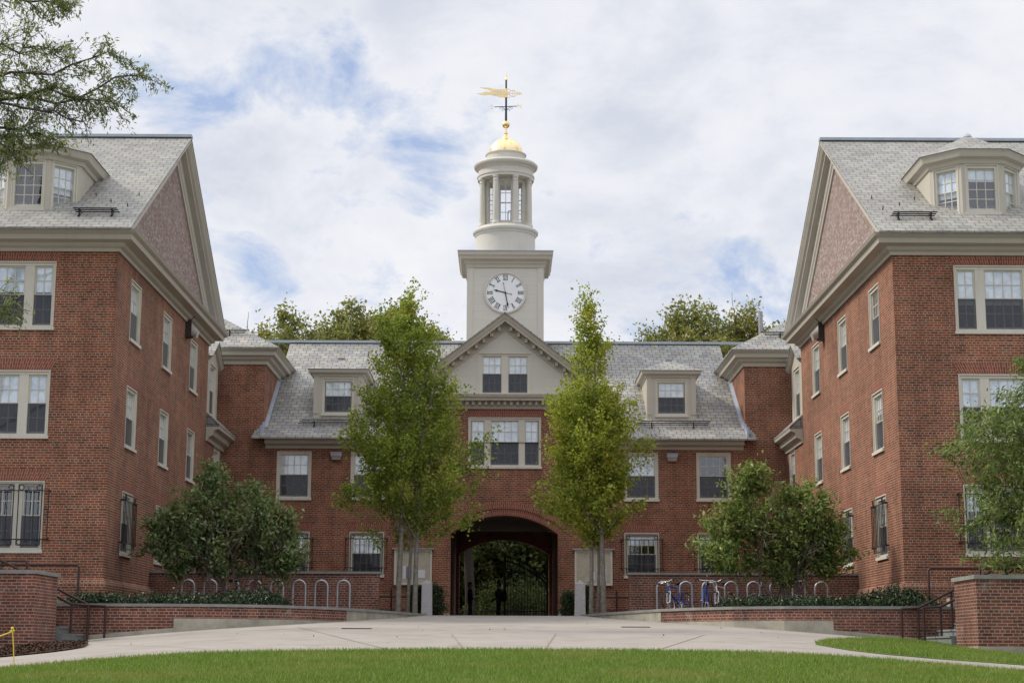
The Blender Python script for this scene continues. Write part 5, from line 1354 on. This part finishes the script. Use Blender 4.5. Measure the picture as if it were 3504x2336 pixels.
# trees behind the roofs
def far_tree(label, ax, ay, tab, seed, nc, lsize=.2, group='trees beyond the roofs', mat='oak', trunk=True, per=46, rad=.34, gap=.26):
    t = thing('roadside_tree', label, 'tree', (ax, ay, 1.0), 0, group)
    tr = MB(); rg = np.random.default_rng(seed); tips = []
    zt = tab[-1][0]
    tr.tube([(ax,ay,.9),(ax+.1,ay,4),(ax-.1,ay,zt*.6),(ax,ay,zt*.85)], [.28,.24,.16,.05], 8)
    for k in range(16):
        z = rg.uniform(zt*.45, zt*.82); a = rg.uniform(0, 6.28)
        grow(tr, (ax,ay,z), (math.cos(a), math.sin(a), .9), 1.9, .07, 2, tips, rg, .25, (2,3), .5, .65, .06, 4, 5)
    tr.build('trunk', M['bark_dark'], t)
    cl = crown_clumps(tab, ax, ay, nc, .8, .1, seed, gap, .75, .5)
    clump_leaves(cl, per, rad, lsize, .62, M[mat], 'crown', t, 1.1, .9, .8, .9, .4)
def crown(z0, z1, w, sk=0): return [(z0, -w*.5, w*.5), (z0+(z1-z0)*.35, -w, w), (z0+(z1-z0)*.65, -w*.85, w*.9), (z0+(z1-z0)*.85, -w*.5+sk, w*.45+sk), (z1, -.12+sk, .15+sk)]
far_tree('loose green treetop above the roof just right of the left hall', -11.7, 83, crown(10.5,16.7,2.9,.6), 41, 330, .2, gap=.14)
far_tree('dense olive treetop above the roof ridge, left of the green maple', -8.2, 85, crown(10.5,17.6,3.1,.3), 42, 520, .2, gap=.1)
far_tree('olive treetop directly behind the green maple', -5.2, 83, crown(10.5,17.3,2.6), 43, 420, .2, gap=.1)
far_tree('sparse treetop with a bare twig between the green maple and the clock tower', -3.7, 86, crown(10.5,16.8,2.4,-.2), 44, 260, .2, gap=.16)
far_tree('rounded olive treetop above the right roof, nearest the yellower maple', 9.4, 83, crown(10.5,17.5,2.9,0), 45, 430, .2, gap=.16)
far_tree('thin treetop behind the vent pipe of the right pavilion roof', 12.3, 84, crown(10.5,17.5,2.3,.1), 46, 300, .2, gap=.18)
far_tree('small tip of a tree beside the gable of the right hall', 14.9, 86, crown(10.5,17.4,1.7,0), 47, 160, .2, gap=.14)

# greenery beyond the passage
far_tree('tree with a thick pale trunk seen through the arch', -2.1, 92, [(5.0,-2.5,2.5),(7,-3.5,3.5),(9.5,-3,3),(11.5,-.5,.5)], 51, 300, .2, 'trees seen through the arch', 'woods')
mb = MB(); mb.tube([(-1.75,86,.9),(-1.7,86,2.5),(-1.8,86,4.5),(-1.85,86,7)], [.30,.26,.24,.16], 10)
tt = thing('plane_tree', 'pale mottled tree trunk standing beyond the person in the t-shirt', 'tree', (-1.75, 86, .95)); mb.build('trunk', M['bark_dark'], tt)
clump_leaves(crown_clumps([(5,-1,1),(6.5,-2.4,2.4),(9,-2,2),(10.5,-.3,.3)], -1.8, 86, 150, .8, .1, 52, .1), 46, .3, .17, .6, M['woods'], 'crown', tt, 1.1, .6)
rr = np.random.default_rng(61); n = 1900
cl = np.stack([rr.uniform(-7.5, 7.5, n), rr.uniform(88.5, 96, n), 1.0+7.5*rr.uniform(0, 1, n)**1.1, rr.normal(0,.5,n), rr.normal(-.3,.4,n)], 1)
tag(clump_leaves(cl, 44, .4, .26, .7, M['woods'], 'thicket', None, 1.2, .6), kind='stuff')
for i, (x, y, w, z) in enumerate(((-.5,83.5,1.1,3.2),(.9,84.5,1.3,3.6),(2.2,83.8,1.1,2.9),(-3.2,83.5,1.1,2.8))):
    t = thing('garden_shrub', ['middle shrub seen through the arch between the two people','shrub seen through the arch behind the tall end of the gate leaf','shrub seen through the arch behind the low end of the gate leaf','shrub seen through the arch at its left edge'][i], 'shrub', (x, y, 1.0), 0, 'shrubs beyond the passage')
    tr = MB(); rg = np.random.default_rng(70+i)
    for k in range(4): grow(tr, (x,y,.95), (rg.normal(0,.4), rg.normal(0,.4), 1), (z-1)*.5, .03, 2, [], rg)
    tr.build('stem', M['bark_dark'], t)
    clump_leaves(crown_clumps([(1.1,-w*.6,w*.6),(1.7,-w,w),(z*.8,-w*.8,w*.8),(z,-.1,.1)], x, y, 110, .9, .1, 80+i, .1), 46, .2, .12, .5, M['woods'], 'crown', t, 1.2, .7)

# low planting
def cover(s, hump):
    rr = np.random.default_rng(90+s); pts = []
    while len(pts) < 900:
        x = rr.uniform(4.7, 10.3); y = rr.uniform(39.6, 44.0 if x > 9 else 46.5)
        k = [(a, b) for a, b in RW]; yw = np.interp(-x, [-a for a, b in k], [b for a, b in k])
        if y < yw+.30 or x < 5.3 + .25*(y-40)*.3: continue
        hh = .13 + .12*noise.noise((x*1.3, y*1.3, s)) + .32*max(0, 1-((x-hump)**2+(y-41)**2)/1.1)
        pts.append((s*x, y, ZT + rr.uniform(.0, max(.06, hh)), rr.normal(0,.5), rr.normal(0,.5)))
    return clump_leaves(np.array(pts), 46, .11, .075, .5, M['cover'], 'ground_cover', None, 1.0, .6)
tag(cover(-1, 5.9), kind='stuff'); tag(cover(1, 9.4), kind='stuff')
def bush(label, x, y, w, z):
    t = thing('round_bush', label, 'bush', (x, y, 1.0), 0, 'small bushes behind the bollards')
    tr = MB(); rg = np.random.default_rng(int(abs(x)*100))
    for k in range(5): grow(tr, (x,y,.98), (rg.normal(0,.4), rg.normal(0,.4), 1), .5, .015, 2, [], rg)
    tr.build('stem', M['bark_dark'], t)
    clump_leaves(crown_clumps([(1.05,-w*.8,w*.8),(1.4,-w,w),(z-.15,-w*.8,w*.8),(z,-.1,.1)], x, y, 90, .9, .1, int(abs(x)*70), 0), 46, .1, .06, .6, M['bush'], 'crown', t, 1.0, .5)
bush('small dark bush on the arch side of the left bollard', -2.12, 52.6, .30, 1.98); bush('small dark bush between the left bollard and the maple trunks', -2.68, 52.8, .26, 1.98)
bush('small dark bush on the arch side of the right bollard', 2.02, 52.6, .26, 1.8); bush('small dark bush between the right bollard and the maple trunks', 2.52, 52.8, .22, 1.95)

# ------------------------------------------------------------------ sky, sun, camera
SUN_EL, SUN_AZ = 42, -80     # azimuth measured from +Y towards +X
sd = Vector((math.sin(R(SUN_AZ))*math.cos(R(SUN_EL)), math.cos(R(SUN_AZ))*math.cos(R(SUN_EL)), math.sin(R(SUN_EL))))
w = bpy.data.worlds.new('World'); SC.world = w; w.use_nodes = True; nt = w.node_tree
bg = nt.nodes['Background']; bg.inputs[1].default_value = .10
def wn(t, **k):
    nd = nt.nodes.new(t)
    for a, v in k.items():
        if a in nd.inputs: nd.inputs[a].default_value = v
        else: setattr(nd, a, v)
    return nd
L = nt.links.new
sky = wn('ShaderNodeTexSky', sky_type='NISHITA'); sky.sun_disc = False; sky.sun_elevation = R(SUN_EL); sky.sun_rotation = R(SUN_AZ); sky.air_density = 1.0; sky.dust_density = .6; sky.ozone_density = 1.4
tc = wn('ShaderNodeTexCoord'); sp = wn('ShaderNodeSeparateXYZ'); L(tc.outputs['Generated'], sp.inputs[0])
def mth(op, a, b=None, clamp=False):
    m = wn('ShaderNodeMath', operation=op); m.use_clamp = clamp
    for i, v in enumerate((a, b)):
        if v is None: continue
        if isinstance(v, (int, float)): m.inputs[i].default_value = v
        else: L(v, m.inputs[i])
    return m.outputs[0]
zz = mth('ADD', mth('MAXIMUM', sp.outputs[2], 0.0), .42)
cv = wn('ShaderNodeCombineXYZ'); L(mth('DIVIDE', sp.outputs[0], zz), cv.inputs[0]); L(mth('DIVIDE', sp.outputs[1], zz), cv.inputs[1]); cv.inputs[2].default_value = 3.7
def nz(scale, det, rough, dist, off):
    mp = wn('ShaderNodeMapping'); mp.inputs['Location'].default_value = off; L(cv.outputs[0], mp.inputs[0])
    n_ = wn('ShaderNodeTexNoise'); n_.inputs['Scale'].default_value = scale; n_.inputs['Detail'].default_value = det; n_.inputs['Roughness'].default_value = rough; n_.inputs['Distortion'].default_value = dist
    L(mp.outputs[0], n_.inputs['Vector']); return n_.outputs['Fac']
def gap(d, a0, a1):     # a clearing of the cloud round a compass direction
    v = wn('ShaderNodeVectorMath', operation='DOT_PRODUCT'); L(tc.outputs['Generated'], v.inputs[0]); v.inputs[1].default_value = Vector(d).normalized()
    mr = wn('ShaderNodeMapRange', interpolation_type='SMOOTHSTEP'); L(v.outputs['Value'], mr.inputs[0]); mr.inputs[1].default_value = math.cos(R(a1)); mr.inputs[2].default_value = math.cos(R(a0)); return mr.outputs[0]
dens = mth('ADD', mth('MULTIPLY', nz(8.5, 11, .62, .3, (3.1,1.7,0)), 1.0), mth('MULTIPLY', nz(2.2, 3, .5, .2, (.4,5.2,0)), .5))
dens = mth('ADD', dens, .12)
for d, a0, a1, k in (((-.17,1,.375),0,6.0,.10), ((-.105,1,.35),0,4.5,.08), ((-.205,1,.325),0,3.5,.10), ((.085,1,.232),0,3.2,.10), ((.135,1,.235),0,3.0,.12), ((.155,1,.215),0,2.5,.11), ((-.15,1,.222),0,2.2,.12), ((-.05,1,.29),0,2.2,.08), ((.075,1,.36),0,4.5,-.14), ((.22,1,.40),0,7,-.10), ((-.03,1,.40),0,4,-.08)):
    dens = mth('SUBTRACT', dens, mth('MULTIPLY', gap(d, a0, a1), k))
cr = wn('ShaderNodeValToRGB'); cr.color_ramp.elements[0].position = .60; cr.color_ramp.elements[1].position = .78; L(dens, cr.inputs[0])
sh = wn('ShaderNodeValToRGB'); L(mth('ADD', mth('MULTIPLY', nz(3.6, 11, .62, .3, (7.3,2.2,0)), .62), mth('MULTIPLY', dens, .28)), sh.inputs[0])
e = sh.color_ramp.elements; e[0].position = .45; e[0].color = (7.2,7.3,7.5,1); e[1].position = .66; e[1].color = (5.2,5.5,6.25,1)
e2 = sh.color_ramp.elements.new(.555); e2.color = (6.5,6.65,7.1,1)
blue = wn('ShaderNodeMix', data_type='RGBA'); blue.inputs[0].default_value = .7; L(sky.outputs[0], blue.inputs[6]); blue.inputs[7].default_value = (3.7,4.55,6.55,1)
mx = wn('ShaderNodeMix', data_type='RGBA'); L(cr.outputs[0], mx.inputs[0]); L(blue.outputs[2], mx.inputs[6])
br = wn('ShaderNodeVectorMath', operation='SCALE'); L(sh.outputs[0], br.inputs[0])      # cloud is brighter overhead than near the horizon
L(mth('ADD', mth('MULTIPLY', mth('MAXIMUM', mth('SUBTRACT', sp.outputs[2], .38), 0.0), 1.1), 1.0), br.inputs['Scale']); L(br.outputs[0], mx.inputs[7])
L(mx.outputs[2], bg.inputs[0])

sl = bpy.data.lights.new('sun', 'SUN'); sl.energy = 2.2; sl.angle = R(10); sl.color = (1.0,.93,.82)
so = bpy.data.objects.new('sun', sl); COL.objects.link(so); so.rotation_euler = (-sd).to_track_quat('-Z', 'Y').to_euler()

cam = bpy.data.cameras.new('camera'); cam.sensor_width = 36; cam.lens = 36*3860/2352; cam.clip_end = 2000
co = bpy.data.objects.new('camera', cam); COL.objects.link(co); SC.camera = co
pitch, yaw, roll = math.atan((1495-784)/3860), R(.24), R(.2)
fw = Vector((math.sin(yaw)*math.cos(pitch), math.cos(yaw)*math.cos(pitch), math.sin(pitch))); rt = Vector((math.cos(yaw), -math.sin(yaw), 0)); up = rt.cross(fw)
r2 = rt*math.cos(roll) + up*math.sin(roll); u2 = up*math.cos(roll) - rt*math.sin(roll)
co.matrix_world = Matrix(((r2.x,u2.x,-fw.x,0),(r2.y,u2.y,-fw.y,0),(r2.z,u2.z,-fw.z,0),(0,0,0,1)))

SC.view_settings.view_transform = 'Standard'; SC.view_settings.look = 'None'; SC.view_settings.exposure = .36; SC.view_settings.gamma = 1
SC.render.engine = 'CYCLES'
cy_ = SC.cycles; cy_.use_denoising = True; cy_.max_bounces = 8; cy_.diffuse_bounces = 4; cy_.transparent_max_bounces = 12; cy_.sample_clamp_indirect = 4
